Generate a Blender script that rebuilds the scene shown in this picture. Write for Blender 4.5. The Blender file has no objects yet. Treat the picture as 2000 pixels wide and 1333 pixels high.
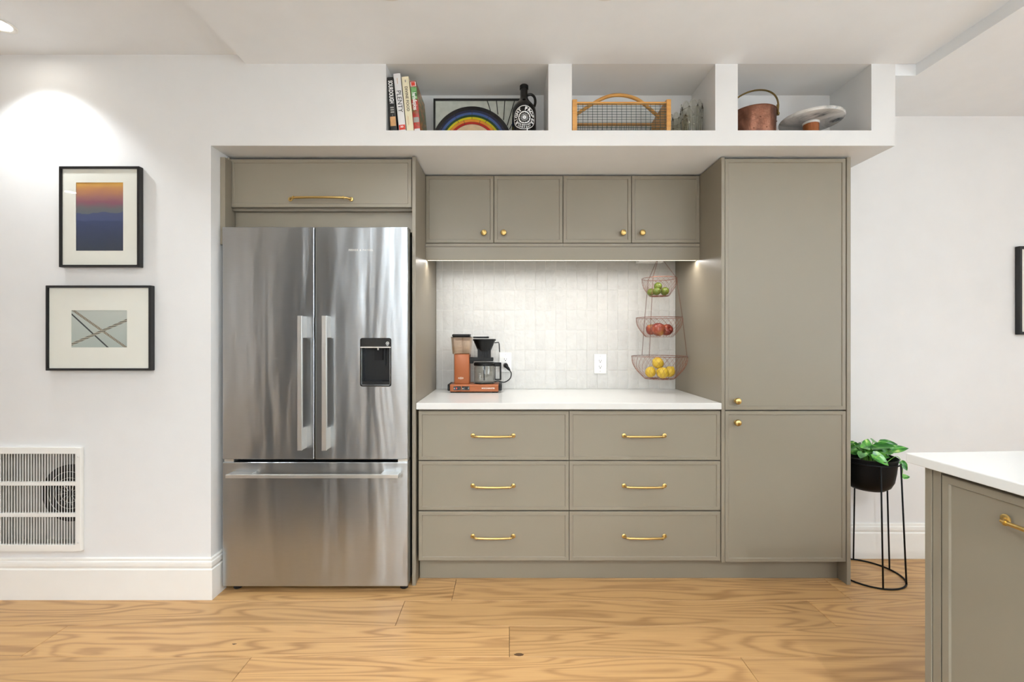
import bpy, bmesh, math, random
from mathutils import Vector, Matrix
random.seed(7)
PI = math.pi
scene = bpy.context.scene
COL = scene.collection

# ------------------------------------------------------------------ camera, world, light, exposure
F = 889.0; VX = 994.0; VY = 660.0; EYE = 1.242          # focal length in px, vanishing point, eye height
cam_d = bpy.data.cameras.new('camera'); cam = bpy.data.objects.new('camera', cam_d); COL.objects.link(cam)
cam.location = (0, 0, EYE); cam.rotation_euler = (PI/2, 0, 0)
cam_d.sensor_width = 36; cam_d.lens = 36*F/2000; cam_d.clip_start = 0.05
cam_d.shift_x = (1000-VX)/2000; cam_d.shift_y = (VY-666.5)/2000
scene.camera = cam
scene.view_settings.view_transform = 'Standard'; scene.view_settings.look = 'None'
scene.view_settings.gamma = 1; scene.view_settings.use_curve_mapping = False
scene.view_settings.exposure = -0.14
scene.cycles.transparent_max_bounces = 24
W = bpy.data.worlds.new('world'); scene.world = W; W.use_nodes = True
W.node_tree.nodes['Background'].inputs[0].default_value = (0.80, 0.90, 1.0, 1)
W.node_tree.nodes['Background'].inputs[1].default_value = 1.2

def area(name, loc, rot, sx, sy, power, color=(1, 1, 1), spread=PI, parent=None):
    l = bpy.data.lights.new(name, 'AREA'); l.shape = 'RECTANGLE'; l.size = sx; l.size_y = sy
    l.energy = power*0.72; l.color = color; l.spread = spread
    o = bpy.data.objects.new(name, l); COL.objects.link(o); o.location = loc; o.rotation_euler = rot
    return o
# side window daylight and added rear window fill, both tilted up at the ceiling (window openings are built below)
area('daylight_right_window', (4.55, -1.0, 1.45), (0, PI/2+0.75, 0), 1.7, 2.6, 100, (0.84, 0.93, 1.0))
area('added_rear_daylight', (0.9, -3.70, 1.5), (PI/2+0.75, 0, 0), 2.4, 1.7, 38, (0.85, 0.93, 1.0))  # added source, aimed up to lift the ceiling

# ------------------------------------------------------------------ materials
def lin(c):
    return tuple(((v/255)/12.92 if v/255 <= 0.04045 else ((v/255+0.055)/1.055)**2.4) for v in c)
class NT:
    def __init__(s, name):
        s.m = bpy.data.materials.new(name); s.m.use_nodes = True; s.t = s.m.node_tree
        s.b = s.t.nodes['Principled BSDF']
    def new(s, kind, **kw):
        n = s.t.nodes.new(kind)
        for k, v in kw.items(): setattr(n, k, v)
        return n
    def put(s, sock, v):
        if isinstance(v, bpy.types.NodeSocket): s.t.links.new(v, sock)
        elif isinstance(v, (tuple, list)) and len(v) == 3 and sock.type == 'RGBA': sock.default_value = (*v, 1)
        else: sock.default_value = v
    def math(s, op, a, b=0.0, c=0.0, clamp=False):
        n = s.new('ShaderNodeMath', operation=op, use_clamp=clamp)
        s.put(n.inputs[0], a); s.put(n.inputs[1], b); s.put(n.inputs[2], c); return n.outputs[0]
    def mix(s, f, a, b, blend='MIX'):
        n = s.new('ShaderNodeMix', data_type='RGBA', blend_type=blend)
        s.put(n.inputs[0], f); s.put(n.inputs[6], a); s.put(n.inputs[7], b); return n.outputs[2]
    def coord(s, which='Object'):
        n = s.new('ShaderNodeTexCoord'); return n.outputs[which]
    def sep(s, v):
        n = s.new('ShaderNodeSeparateXYZ'); s.put(n.inputs[0], v); return n.outputs
    def comb(s, x, y, z):
        n = s.new('ShaderNodeCombineXYZ')
        for i, v in enumerate((x, y, z)): s.put(n.inputs[i], v)
        return n.outputs[0]
    def vmul(s, v, k, add=(0, 0, 0)):
        n = s.new('ShaderNodeVectorMath', operation='MULTIPLY_ADD')
        s.put(n.inputs[0], v); n.inputs[1].default_value = k; s.put(n.inputs[2], add); return n.outputs[0]
    def noise(s, v, scale, detail=2.0, dist=0.0, rough=0.5):
        n = s.new('ShaderNodeTexNoise'); s.put(n.inputs['Vector'], v); n.inputs['Scale'].default_value = scale
        n.inputs['Detail'].default_value = detail; n.inputs['Distortion'].default_value = dist
        n.inputs['Roughness'].default_value = rough; return n.outputs[0]
    def ramp(s, f, stops, interp='LINEAR'):
        n = s.new('ShaderNodeValToRGB'); s.put(n.inputs[0], f); r = n.color_ramp; r.interpolation = interp
        while len(r.elements) < len(stops): r.elements.new(0.5)
        for e, (p, c) in zip(r.elements, stops):
            e.position = p; e.color = (*c, 1) if not isinstance(c, (int, float)) else (c, c, c, 1)
        return n.outputs[0]
    def bump(s, h, strength, dist=0.01):
        n = s.new('ShaderNodeBump'); s.put(n.inputs['Height'], h); n.inputs['Strength'].default_value = strength
        n.inputs['Distance'].default_value = dist; s.t.links.new(n.outputs[0], s.b.inputs['Normal'])
    def set(s, **kw):
        names = dict(color='Base Color', rough='Roughness', metal='Metallic', coat='Coat Weight', coat_r='Coat Roughness',
                     trans='Transmission Weight', ior='IOR', alpha='Alpha', emit='Emission Color', es='Emission Strength',
                     sss='Subsurface Weight', spec='Specular IOR Level', aniso='Anisotropic')
        for k, v in kw.items(): s.put(s.b.inputs[names[k]], v)
        return s.m
def plain(name, rgb, rough=0.5, metal=0.0, var=0.03, nscale=8.0, bump=0.0, bscale=200.0, **kw):
    """procedural paint / plastic / metal: base colour with slight mottling and optional fine relief"""
    n = NT(name); c = lin(rgb); co = n.coord()
    f = n.noise(co, nscale, 3.0)
    a = tuple(min(1, v*(1-var)) for v in c); b = tuple(min(1, v*(1+var)) for v in c)
    n.set(color=n.mix(f, a, b), rough=rough, metal=metal, **kw)
    if bump: n.bump(n.noise(co, bscale, 2.0), bump, 0.002)
    return n.m
M = {}
M['wall'] = plain('white_wall_paint', (230, 229, 227), 0.55, bump=0.10, bscale=260)
M['ceil'] = plain('white_ceiling_paint', (244, 246, 248), 0.7, bump=0.05, bscale=200)
M['trim'] = plain('white_trim_enamel', (238, 236, 230), 0.35)
M['cab'] = plain('taupe_cabinet_paint', (135, 126, 110), 0.42, var=0.015, bump=0.03, bscale=500)
M['cabin'] = plain('taupe_cabinet_body', (127, 118, 103), 0.5, var=0.015)
M['brass'] = plain('aged_brass', (206, 176, 112), 0.3, 1.0, var=0.08, nscale=60)
M['quartz'] = plain('white_quartz', (226, 225, 221), 0.18, var=0.02, nscale=5)
M['black'] = plain('black_plastic', (8, 8, 8), 0.42, bump=0.05, bscale=600, spec=0.3)
M['gloss_black'] = plain('glossy_black', (4, 4, 4), 0.08)
M['matte_black'] = plain('matte_black_metal', (7, 7, 8), 0.5, spec=0.2)
M['frame_black'] = plain('black_frame', (10, 10, 11), 0.3)
M['grout'] = plain('pale_grout', (240, 238, 232), 0.8, var=0.04, nscale=60)
M['whiteplastic'] = plain('white_plastic', (244, 243, 240), 0.3)
M['darkgap'] = plain('dark_cavity', (18, 18, 18), 0.7)
M['steel_plain'] = plain('satin_steel', (214, 211, 205), 0.31, 0.85)
M['fridge_side'] = plain('grey_fridge_side', (88, 87, 84), 0.4, 0.3)
M['rubber'] = plain('black_rubber', (18, 19, 22), 0.7)
M['orange'] = plain('burnt_orange_metallic', (144, 75, 27), 0.36, 0.2, var=0.06, nscale=300)
M['silver'] = plain('printed_silver', (232, 228, 220), 0.3)
M['whiteprint'] = plain('white_print', (240, 240, 238), 0.5)
M['blackprint'] = plain('black_print', (16, 16, 16), 0.5)
M['greyprint'] = plain('grey_print', (150, 148, 142), 0.5)
M['redprint'] = plain('red_print', (206, 60, 40), 0.5)
M['goldprint'] = plain('tan_print', (196, 150, 100), 0.5, var=0.3, nscale=60)
M['paper'] = plain('book_paper', (236, 229, 212), 0.8)
M['mat'] = plain('cream_mat_board', (236, 235, 224), 0.75)
M['copperwire'] = plain('copper_wire', (150, 92, 70), 0.32, 0.9)
M['lime'] = plain('lime_peel', (90, 106, 32), 0.38, var=0.35, nscale=22, bump=0.25, bscale=260)
M['lemon'] = plain('lemon_peel', (204, 170, 50), 0.40, var=0.12, nscale=18, bump=0.3, bscale=240)
M['stemgreen'] = plain('vine_green', (120, 176, 66), 0.45, var=0.15)
M['soil'] = plain('potting_soil', (46, 36, 28), 0.95, var=0.4, nscale=120, bump=0.8, bscale=120)
M['greenwire'] = plain('green_coated_wire', (38, 70, 66), 0.45)
M['screw'] = plain('painted_screw', (206, 203, 197), 0.4)
M['galv'] = plain('galvanised_housing', (176, 172, 164), 0.5, 0.2, var=0.3, nscale=18)
M['fan'] = plain('dark_fan_wheel', (56, 54, 50), 0.5, 0.3)

def wood(name, light, dark, grain=26.0, along='x', rough=0.4, randomise=True, sx=0.8, sy=7.0, knots=False, contrast=1.0):
    n = NT(name); co = n.coord('Object'); x, y, z = n.sep(co)
    if along == 'z': x, y, z = z, x, y
    r = n.new('ShaderNodeObjectInfo').outputs['Random'] if randomise else 0.37
    off = n.math('MULTIPLY', r, 53.0)
    p = n.comb(n.math('MULTIPLY_ADD', x, sx, off), n.math('MULTIPLY_ADD', y, sy, off), n.math('MULTIPLY', z, sy))
    f = n.noise(p, 1.0, 2.2, 0.35, 0.45)
    ring = n.math('SINE', n.math('MULTIPLY', f, grain*2.6))
    ring = n.math('POWER', n.math('MULTIPLY_ADD', ring, 0.5, 0.5), 2.6)
    fine = n.noise(n.comb(n.math('MULTIPLY_ADD', x, 5.0, off), n.math('MULTIPLY', y, 210.0), z), 1.0, 3.0)
    zone = n.noise(n.comb(n.math('MULTIPLY_ADD', x, 1.4, off), n.math('MULTIPLY', y, 5.0), off), 1.0, 2.0)
    k = n.math('MULTIPLY', ring, n.math('MULTIPLY_ADD', zone, 0.9, 0.05))
    k = n.math('ADD', n.math('MULTIPLY', k, 0.75*contrast), n.math('MULTIPLY', n.math('SUBTRACT', fine, 0.42), 0.55*contrast), clamp=True)
    L = lin(light); D = lin(dark)
    c = n.mix(k, L, D)
    tone = n.math('MULTIPLY_ADD', r, 0.16, 0.92) if randomise else 1.0
    c = n.mix(1.0, c, n.comb(tone, tone, tone), 'MULTIPLY')
    if knots:
        v = n.new('ShaderNodeTexVoronoi'); n.put(v.inputs['Vector'], n.comb(n.math('MULTIPLY_ADD', x, 2.0, off), n.math('MULTIPLY_ADD', y, 4.0, off), 0.0))
        v.inputs['Scale'].default_value = 1.0
        d = n.math('ADD', v.outputs['Distance'], n.math('MULTIPLY', fine, 0.03))
        m = n.math('LESS_THAN', d, 0.052)
        c = n.mix(m, c, lin((92, 66, 42)))
    n.set(color=c, rough=n.math('MULTIPLY_ADD', fine, 0.15, rough-0.07))
    n.bump(n.math('ADD', fine, n.math('MULTIPLY', ring, -0.4)), 0.06, 0.002)
    return n.m
M['oak'] = wood('oak_floor', (196, 154, 102), (120, 78, 40), knots=True, grain=32.0, sx=0.75, sy=6.5, contrast=1.1)
M['basketwood'] = wood('honey_basket_wood', (206, 150, 76), (168, 108, 46), 14, sx=3, sy=30, randomise=False)
M['stemwood'] = wood('reddish_wood', (166, 96, 48), (122, 62, 28), 12, along='z', sx=8, sy=40, randomise=False)

def steel(name):
    n = NT(name); co = n.coord(); x, y, z = n.sep(co)
    wav = n.noise(n.comb(n.math('MULTIPLY', x, 5.5), 0.0, n.math('MULTIPLY', z, 0.9)), 1.0, 2.5, 0.3)
    br = n.noise(n.comb(n.math('MULTIPLY', x, 30.0), y, n.math('MULTIPLY', z, 300.0)), 1.0, 1.0)
    n.set(color=n.mix(br, lin((177, 182, 186)), lin((182, 187, 191))), metal=1.0, aniso=0.8,
          rough=n.math('MULTIPLY_ADD', br, 0.008, 0.278))
    n.put(n.b.inputs['Tangent'], n.comb(0.0, 0.0, 1.0))
    n.bump(wav, 0.5, 0.02)
    return n.m
M['steel'] = steel('brushed_stainless_steel')

def tile_mat():
    n = NT('glazed_white_tile'); co = n.coord(); r = n.new('ShaderNodeObjectInfo').outputs['Random']
    off = n.math('MULTIPLY', r, 31.0)
    x, y, z = n.sep(co); p = n.comb(n.math('ADD', x, off), y, n.math('ADD', z, off))
    big = n.noise(p, 22.0, 2.0, 0.6)
    fine = n.noise(p, 130.0, 2.0, 0.8)
    c = n.mix(big, lin((200, 198, 193)), lin((218, 217, 212)))
    t = n.math('MULTIPLY_ADD', r, 0.05, 0.95); c = n.mix(1.0, c, n.comb(t, t, t), 'MULTIPLY')
    n.set(color=c, rough=0.35, coat=1.0, coat_r=0.05)
    mid = n.noise(p, 46.0, 1.5, 0.7)
    n.bump(n.math('MULTIPLY_ADD', mid, 0.3, big), 0.22, 0.006)
    bp = n.new('ShaderNodeBump'); n.put(bp.inputs['Height'], n.math('ADD', n.math('MULTIPLY_ADD', fine, 0.22, big), n.math('MULTIPLY', mid, 0.6)))
    bp.inputs['Strength'].default_value = 1.0; bp.inputs['Distance'].default_value = 0.016; n.t.links.new(bp.outputs[0], n.b.inputs['Coat Normal'])
    return n.m
M['tile'] = tile_mat()

def glass(name, rgb=(255, 255, 255), rough=0.0, ior=1.45):
    n = NT(name); co = n.coord(); f = n.noise(co, 30.0)
    c = lin(rgb); n.set(color=n.mix(f, c, tuple(min(1, v*0.98) for v in c)), rough=rough, trans=1.0, ior=ior)
    return n.m
M['glass'] = glass('clear_glass', (255, 255, 254), 0.0, 1.28)
M['smoke'] = glass('smoky_clear_plastic', (248, 242, 236), 0.02, 1.12)
def pane():
    n = NT('picture_glazing'); nt = n.t
    tr = n.new('ShaderNodeBsdfTransparent'); gl = n.new('ShaderNodeBsdfGlossy'); gl.inputs['Roughness'].default_value = 0.02
    fr = n.new('ShaderNodeLayerWeight'); fr.inputs[0].default_value = 0.5
    mx = n.new('ShaderNodeMixShader'); out = nt.nodes['Material Output']
    f = n.math('MULTIPLY', n.math('MULTIPLY_ADD', n.math('POWER', fr.outputs['Facing'], 4.0), 0.9, 0.045), n.math('MULTIPLY_ADD', n.noise(n.coord(), 2.0), 0.1, 1.0))
    nt.links.new(f, mx.inputs[0]); nt.links.new(tr.outputs[0], mx.inputs[1]); nt.links.new(gl.outputs[0], mx.inputs[2])
    nt.links.new(mx.outputs[0], out.inputs[0]); return n.m
M['pane'] = pane()
def thin_glass(name, tint, ior, edge):
    n = NT(name); nt = n.t; tr = n.new('ShaderNodeBsdfTransparent'); tr.inputs[0].default_value = (*lin(tint), 1)
    gl = n.new('ShaderNodeBsdfGlossy'); gl.inputs['Roughness'].default_value = 0.03
    fr = n.new('ShaderNodeLayerWeight'); fr.inputs[0].default_value = 0.5
    f = n.math('MULTIPLY', n.math('MULTIPLY_ADD', n.math('POWER', fr.outputs['Facing'], 2.5), ior-0.85, 0.06), n.math('MULTIPLY_ADD', n.noise(n.coord(), 18.0), 0.4, edge), clamp=True)
    mx = n.new('ShaderNodeMixShader'); nt.links.new(f, mx.inputs[0]); nt.links.new(tr.outputs[0], mx.inputs[1]); nt.links.new(gl.outputs[0], mx.inputs[2])
    nt.links.new(mx.outputs[0], nt.nodes['Material Output'].inputs[0]); return n.m
M['thinglass'] = thin_glass('thin_clear_glass', (247, 247, 245), 1.35, 0.7)
M['cupglass'] = thin_glass('pressed_clear_glass', (236, 237, 230), 1.75, 1.0)
M['smoke'] = thin_glass('smoky_clear_plastic', (234, 226, 218), 1.3, 0.7)
def copper():
    n = NT('aged_hammered_copper'); co = n.coord()
    f = n.noise(co, 14.0, 4.0, 0.5); g = n.noise(co, 70.0, 2.0)
    c = n.ramp(f, [(0.3, lin((84, 54, 42))), (0.5, lin((128, 86, 68))), (0.7, lin((160, 112, 90)))])
    n.set(color=c, metal=0.85, rough=n.math('MULTIPLY_ADD', f, 0.25, 0.25)); n.bump(n.math('ADD', f, n.math('MULTIPLY', g, 0.5)), 0.35, 0.01)
    return n.m
M['copper'] = copper()
def marble():
    n = NT('white_grey_marble'); co = n.coord()
    f = n.noise(co, 5.0, 5.0, 1.6, 0.6)
    c = n.ramp(f, [(0.30, lin((70, 72, 76))), (0.40, lin((178, 176, 172))), (0.52, lin((214, 211, 205))), (0.7, lin((226, 224, 219)))])
    n.set(color=c, rough=0.22); return n.m
M['marble'] = marble()
def apple():
    n = NT('red_apple_skin'); co = n.coord(); x, y, z = n.sep(co)
    r = n.new('ShaderNodeObjectInfo').outputs['Random']
    f = n.noise(n.comb(n.math('MULTIPLY_ADD', x, 14.0, n.math('MULTIPLY', r, 20.0)), n.math('MULTIPLY', y, 14.0), n.math('MULTIPLY', z, 9.0)), 1.0, 3.0)
    c = n.ramp(f, [(0.3, lin((78, 24, 22))), (0.48, lin((126, 46, 36))), (0.6, lin((154, 78, 50))), (0.72, lin((184, 138, 72)))])
    n.set(color=c, rough=0.28); return n.m
M['apple'] = apple()
def leafm():
    n = NT('variegated_pothos_leaf'); co = n.coord(); x, y, z = n.sep(co)
    r = n.new('ShaderNodeObjectInfo').outputs['Random']
    f = n.noise(n.comb(n.math('MULTIPLY_ADD', x, 26.0, n.math('MULTIPLY', r, 40.0)), n.math('MULTIPLY', y, 9.0), z), 1.0, 3.0, 0.5)
    c = n.ramp(f, [(0.35, lin((24, 88, 26))), (0.50, lin((52, 126, 38))), (0.62, lin((104, 172, 66))), (0.72, lin((200, 222, 140)))])
    n.set(color=c, rough=0.3, coat=0.2); return n.m
M['leaf'] = leafm()
def colour_cover(name, cols, scale):
    n = NT(name); f = n.noise(n.coord(), scale, 3.0, 1.0)
    k = len(cols); n.set(color=n.ramp(f, [(0.28+0.44*i/(k-1), lin(c)) for i, c in enumerate(cols)]), rough=0.3); return n.m
M['herbs'] = colour_cover('printed_herb_cover', [(16, 34, 20), (40, 92, 46), (60, 110, 50), (150, 74, 36), (206, 150, 60), (40, 46, 30)], 26)
M['herbspine'] = colour_cover('printed_red_spine', [(60, 92, 40), (150, 40, 32), (176, 48, 36), (120, 60, 30)], 24)
M['loaf'] = colour_cover('printed_sourdough_cover', [(24, 24, 26), (30, 30, 32), (38, 37, 37)], 30)
M['bookwhite'] = plain('white_book_cloth', (228, 226, 226), 0.5)
M['bookcream'] = plain('cream_book_cloth', (232, 222, 190), 0.55)
def sg(name, rgb, rough=0.12, var=0.25):
    return plain(name, rgb, rough, var=var, nscale=30, bump=0.3, bscale=60)
for k, c in dict(g_clear=(186, 190, 180), g_black=(22, 22, 26), g_navy=(34, 38, 64), g_blue=(62, 88, 140), g_green=(24, 60, 36),
                 g_yellow=(200, 186, 28), g_orange=(214, 136, 44), g_red=(178, 34, 26), g_peach=(214, 186, 150)).items():
    M[k] = sg('stained_'+k[2:]+'_glass', c)
M['lead'] = plain('dark_lead_came', (26, 25, 23), 0.45, 0.3)
def emis(name, rgb, st):
    n = NT(name); n.set(color=lin(rgb), emit=n.mix(n.noise(n.coord(), 3.0), lin(rgb), lin(rgb)), es=st); return n.m
M['lens'] = emis('lit_lamp_lens', (255, 250, 240), 40.0)
M['led'] = emis('lit_led_strip', (255, 244, 222), 6.0)
def sunset():
    n = NT('sunset_print'); u, v0, v = n.sep(n.coord('Generated'))
    w = n.noise(n.comb(n.math('MULTIPLY', u, 2.0), 0.0, n.math('MULTIPLY', v, 7.0)), 1.5, 3.0)
    vv = n.math('ADD', v, n.math('MULTIPLY_ADD', w, 0.10, -0.05))
    sky = n.ramp(vv, [(0.50, lin((84, 96, 104))), (0.62, lin((98, 98, 100))), (0.70, lin((128, 76, 92))), (0.78, lin((150, 98, 92))), (0.88, lin((176, 120, 76))), (1.0, lin((214, 164, 66)))])
    r1 = n.math('MULTIPLY_ADD', n.noise(n.comb(n.math('MULTIPLY', u, 3.0), 4.0, 0.0), 1.0, 3.0), 0.16, 0.47)
    r1 = n.math('ADD', r1, n.math('MULTIPLY', n.math('SMOOTH_MAX', n.math('SUBTRACT', u, 0.5), 0.0, 0.2), 0.06))
    r2 = n.math('MULTIPLY_ADD', n.noise(n.comb(n.math('MULTIPLY', u, 3.6), 9.0, 0.0), 1.0, 3.0), 0.12, 0.38)
    land1 = lin((56, 70, 110)); land2 = n.ramp(v, [(0.0, lin((28, 42, 60))), (0.45, lin((40, 56, 96)))])
    c = n.mix(n.math('LESS_THAN', v, r1), sky, land1); c = n.mix(n.math('LESS_THAN', v, r2), c, land2)
    n.set(color=c, rough=0.6); return n.m
M['sunset'] = sunset()
def ropes():
    n = NT('crossed_rope_print'); u, q, v = n.sep(n.coord('Generated'))
    c = n.mix(v, lin((168, 178, 170)), lin((190, 196, 188)))
    asp = 1.5
    def line(c, p0, p1, w, col, tw=None):
        dx = (p1[0]-p0[0])*asp; dy = p1[1]-p0[1]; L = math.hypot(dx, dy); nx, ny = -dy/L, dx/L
        k = -(nx*p0[0]*asp+ny*p0[1])
        d = n.math('ADD', n.math('MULTIPLY_ADD', u, nx*asp, k), n.math('MULTIPLY', v, ny))
        m = n.math('LESS_THAN', n.math('ABSOLUTE', d), w)
        if tw:
            t = n.math('ADD', n.math('MULTIPLY', u, dx/L*asp*tw[0]), n.math('MULTIPLY', v, dy/L*tw[0]))
            s = n.math('SINE', n.math('ADD', t, n.math('MULTIPLY', d, tw[1])))
            col = n.mix(n.math('GREATER_THAN', s, 0.1), col, lin((176, 168, 148)))
        return n.mix(m, c, col)
    c = line(c, (0, 0.90), (0.66, 0), 0.018, lin((30, 34, 36)))
    c = line(c, (0.02, 1.0), (0.98, 0), 0.030, lin((96, 84, 66)), (150, 60))
    c = line(c, (0, 0.09), (1.0, 0.74), 0.034, lin((88, 84, 72)), (40, 130))
    n.set(color=c, rough=0.6); return n.m
M['ropes'] = ropes()

# ------------------------------------------------------------------ helpers
ORG = {}
def PX(px, d): return (px-VX)*d/F
def PZ(py, d): return EYE+(VY-py)*d/F
def finish(o, label=None, cat=None, group=None, kind=None):
    if label: o['label'] = label
    if cat: o['category'] = cat
    if group: o['group'] = group
    if kind: o['kind'] = kind
    return o
def thing(name, loc, label, cat, group=None, kind=None):
    o = bpy.data.objects.new(name, None); COL.objects.link(o); o.location = loc; o.empty_display_size = 0.05
    ORG[o.name] = Vector(loc); return finish(o, label, cat, group, kind)
def obj(name, bm, mat, parent=None, base=None, smooth=None, label=None, cat=None, group=None, kind=None):
    """one mesh object; geometry given in world space. parent: offset to its thing's base"""
    org = ORG[parent.name] if parent else Vector(base if base else (0, 0, 0))
    me = bpy.data.meshes.new(name)
    if isinstance(bm, bmesh.types.BMesh):
        bmesh.ops.recalc_face_normals(bm, faces=bm.faces)
        bmesh.ops.translate(bm, verts=bm.verts, vec=-org); bm.to_mesh(me); bm.free()
    else:
        me.from_pydata([Vector(v)-org for v in bm[0]], [], bm[1])
    for m in (mat if isinstance(mat, list) else [mat]): me.materials.append(M[m] if isinstance(m, str) else m)
    if smooth: 
        me.polygons.foreach_set('use_smooth', [True]*len(me.polygons))
        if smooth != 'all': me.set_sharp_from_angle(angle=math.radians(38))
    o = bpy.data.objects.new(name, me); COL.objects.link(o)
    if parent: o.parent = parent
    else: o.location = org
    ORG[o.name] = org
    return finish(o, label, cat, group, kind)
def BM(): return bmesh.new()
def box(bm, x0, x1, y0, y1, z0, z1, bev=0.0, seg=1, mi=0):
    if x1 < x0: x0, x1 = x1, x0
    if y1 < y0: y0, y1 = y1, y0
    if z1 < z0: z0, z1 = z1, z0
    t = bmesh.new(); r = bmesh.ops.create_cube(t, size=1.0)
    for v in t.verts:
        v.co = Vector(((x0+x1)/2+v.co.x*(x1-x0), (y0+y1)/2+v.co.y*(y1-y0), (z0+z1)/2+v.co.z*(z1-z0)))
    if bev: bmesh.ops.bevel(t, geom=list(t.edges), offset=bev, segments=seg, profile=0.5, affect='EDGES')
    merge(bm, t, mi); return bm
def merge(bm, t, mi=0, mtx=None):
    if mtx is not None: bmesh.ops.transform(t, matrix=mtx, verts=t.verts)
    mp = [bm.verts.new(v.co) for v in t.verts]
    t.verts.index_update()
    for f in t.faces:
        try:
            nf = bm.faces.new([mp[v.index] for v in f.verts]); nf.material_index = mi if mi else f.material_index
        except ValueError: pass
    t.free()
def poly(bm, pts, mi=0):
    f = bm.faces.new([bm.verts.new(p) for p in pts]); f.material_index = mi; return f
def quad(bm, a, b, c, d, mi=0): return poly(bm, (a, b, c, d), mi)
def tube(bm, pts, r, seg=8, closed=False, mi=0):
    pts = [Vector(p) for p in pts]; n = len(pts); rs = r if isinstance(r, (list, tuple)) else [r]*n
    tan = []
    for i in range(n):
        a = pts[(i-1) % n] if (closed or i > 0) else pts[i]
        b = pts[(i+1) % n] if (closed or i < n-1) else pts[i]
        tan.append((b-a).normalized())
    up = Vector((0, 0, 1)) if abs(tan[0].z) < 0.9 else Vector((1, 0, 0))
    nrm = (up-tan[0]*up.dot(tan[0])).normalized(); rings = []
    for i in range(n):
        nrm = (nrm-tan[i]*nrm.dot(tan[i]))
        nrm = nrm.normalized() if nrm.length > 1e-6 else tan[i].orthogonal().normalized()
        bi = tan[i].cross(nrm)
        rings.append([bm.verts.new(pts[i]+(nrm*math.cos(2*PI*k/seg)+bi*math.sin(2*PI*k/seg))*rs[i]) for k in range(seg)])
    for i in range(n if closed else n-1):
        A = rings[i]; B = rings[(i+1) % n]
        for k in range(seg):
            f = bm.faces.new((A[k], A[(k+1) % seg], B[(k+1) % seg], B[k])); f.material_index = mi
    if not closed:
        bm.faces.new(rings[0]).material_index = mi; bm.faces.new(rings[-1]).material_index = mi
    return bm
def lathe(bm, prof, c=(0, 0, 0), seg=24, axis='z', mi=0, close=False):
    """revolve (r, h) points about an axis through c; axis '-y' points to the viewer"""
    def P(r, h, a):
        u, v = r*math.cos(a), r*math.sin(a)
        if axis == 'z': q = (u, v, h)
        elif axis == '-y': q = (u, -h, v)
        elif axis == 'x': q = (h, u, v)
        return bm.verts.new((c[0]+q[0], c[1]+q[1], c[2]+q[2]))
    rings = []
    for r, h in prof:
        rings.append([P(0, h, 0)] if r < 1e-6 else [P(r, h, 2*PI*k/seg) for k in range(seg)])
    m = len(rings)
    for i in range(m if close else m-1):
        A, B = rings[i], rings[(i+1) % m]
        for k in range(seg):
            k2 = (k+1) % seg
            if len(A) == 1 and len(B) == 1: continue
            if len(A) == 1: vs = (A[0], B[k], B[k2])
            elif len(B) == 1: vs = (A[k], A[k2], B[0])
            else: vs = (A[k], A[k2], B[k2], B[k])
            bm.faces.new(vs).material_index = mi
    return bm
def prism_y(bm, pts, y0, y1, mi=0):
    """outline in (x, z), extruded from y0 to y1"""
    a = [bm.verts.new((x, y0, z)) for x, z in pts]; b = [bm.verts.new((x, y1, z)) for x, z in pts]; n = len(pts)
    bm.faces.new(a).material_index = mi; bm.faces.new(b[::-1]).material_index = mi
    for i in range(n): bm.faces.new((a[i], a[(i+1) % n], b[(i+1) % n], b[i])).material_index = mi
    return bm
def rrect(x0, x1, z0, z1, r, n=5):
    out = []
    for cx, cz, a0 in ((x1-r, z1-r, 0), (x0+r, z1-r, PI/2), (x0+r, z0+r, PI), (x1-r, z0+r, 1.5*PI)):
        for i in range(n+1):
            a = a0+i*PI/2/n; out.append((cx+r*math.cos(a), cz+r*math.sin(a)))
    return out
def ring_y(bm, outer, inner, y0, y1, mi=0):
    """flat ring between two outlines of equal length, extruded along y"""
    n = len(outer)
    A = [bm.verts.new((x, y0, z)) for x, z in outer]; B = [bm.verts.new((x, y0, z)) for x, z in inner]
    C = [bm.verts.new((x, y1, z)) for x, z in outer]; D = [bm.verts.new((x, y1, z)) for x, z in inner]
    for i in range(n):
        j = (i+1) % n
        for f in ((A[i], A[j], B[j], B[i]), (C[j], C[i], D[i], D[j]), (A[j], A[i], C[i], C[j]), (B[i], B[j], D[j], D[i])):
            bm.faces.new(f).material_index = mi
def shaker(bm, x0, x1, z0, z1, yf, th=0.02, border=0.0175, rec=0.004, mtx=None):
    """slim-frame cabinet front facing -y"""
    t = bmesh.new()
    def R(i, y): return [t.verts.new(p) for p in ((x0+i, y, z0+i), (x1-i, y, z0+i), (x1-i, y, z1-i), (x0+i, y, z1-i))]
    rs = [R(0, yf+th), R(0, yf+0.0015), R(0.0015, yf), R(border, yf), R(border+0.0025, yf+rec)]
    for A, B in zip(rs, rs[1:]):
        for k in range(4): t.faces.new((A[k], A[(k+1) % 4], B[(k+1) % 4], B[k]))
    t.faces.new(rs[-1]); t.faces.new(rs[0][::-1]); merge(bm, t, 0, mtx); return bm
def grid_wall(bm, xs, zs, skip, y, fn=None):
    """front-parallel wall of cells; skip(xm, zm) leaves holes"""
    for x0, x1 in zip(xs, xs[1:]):
        for z0, z1 in zip(zs, zs[1:]):
            if not skip((x0+x1)/2, (z0+z1)/2): quad(bm, (x0, y, z0), (x1, y, z0), (x1, y, z1), (x0, y, z1))
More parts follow.
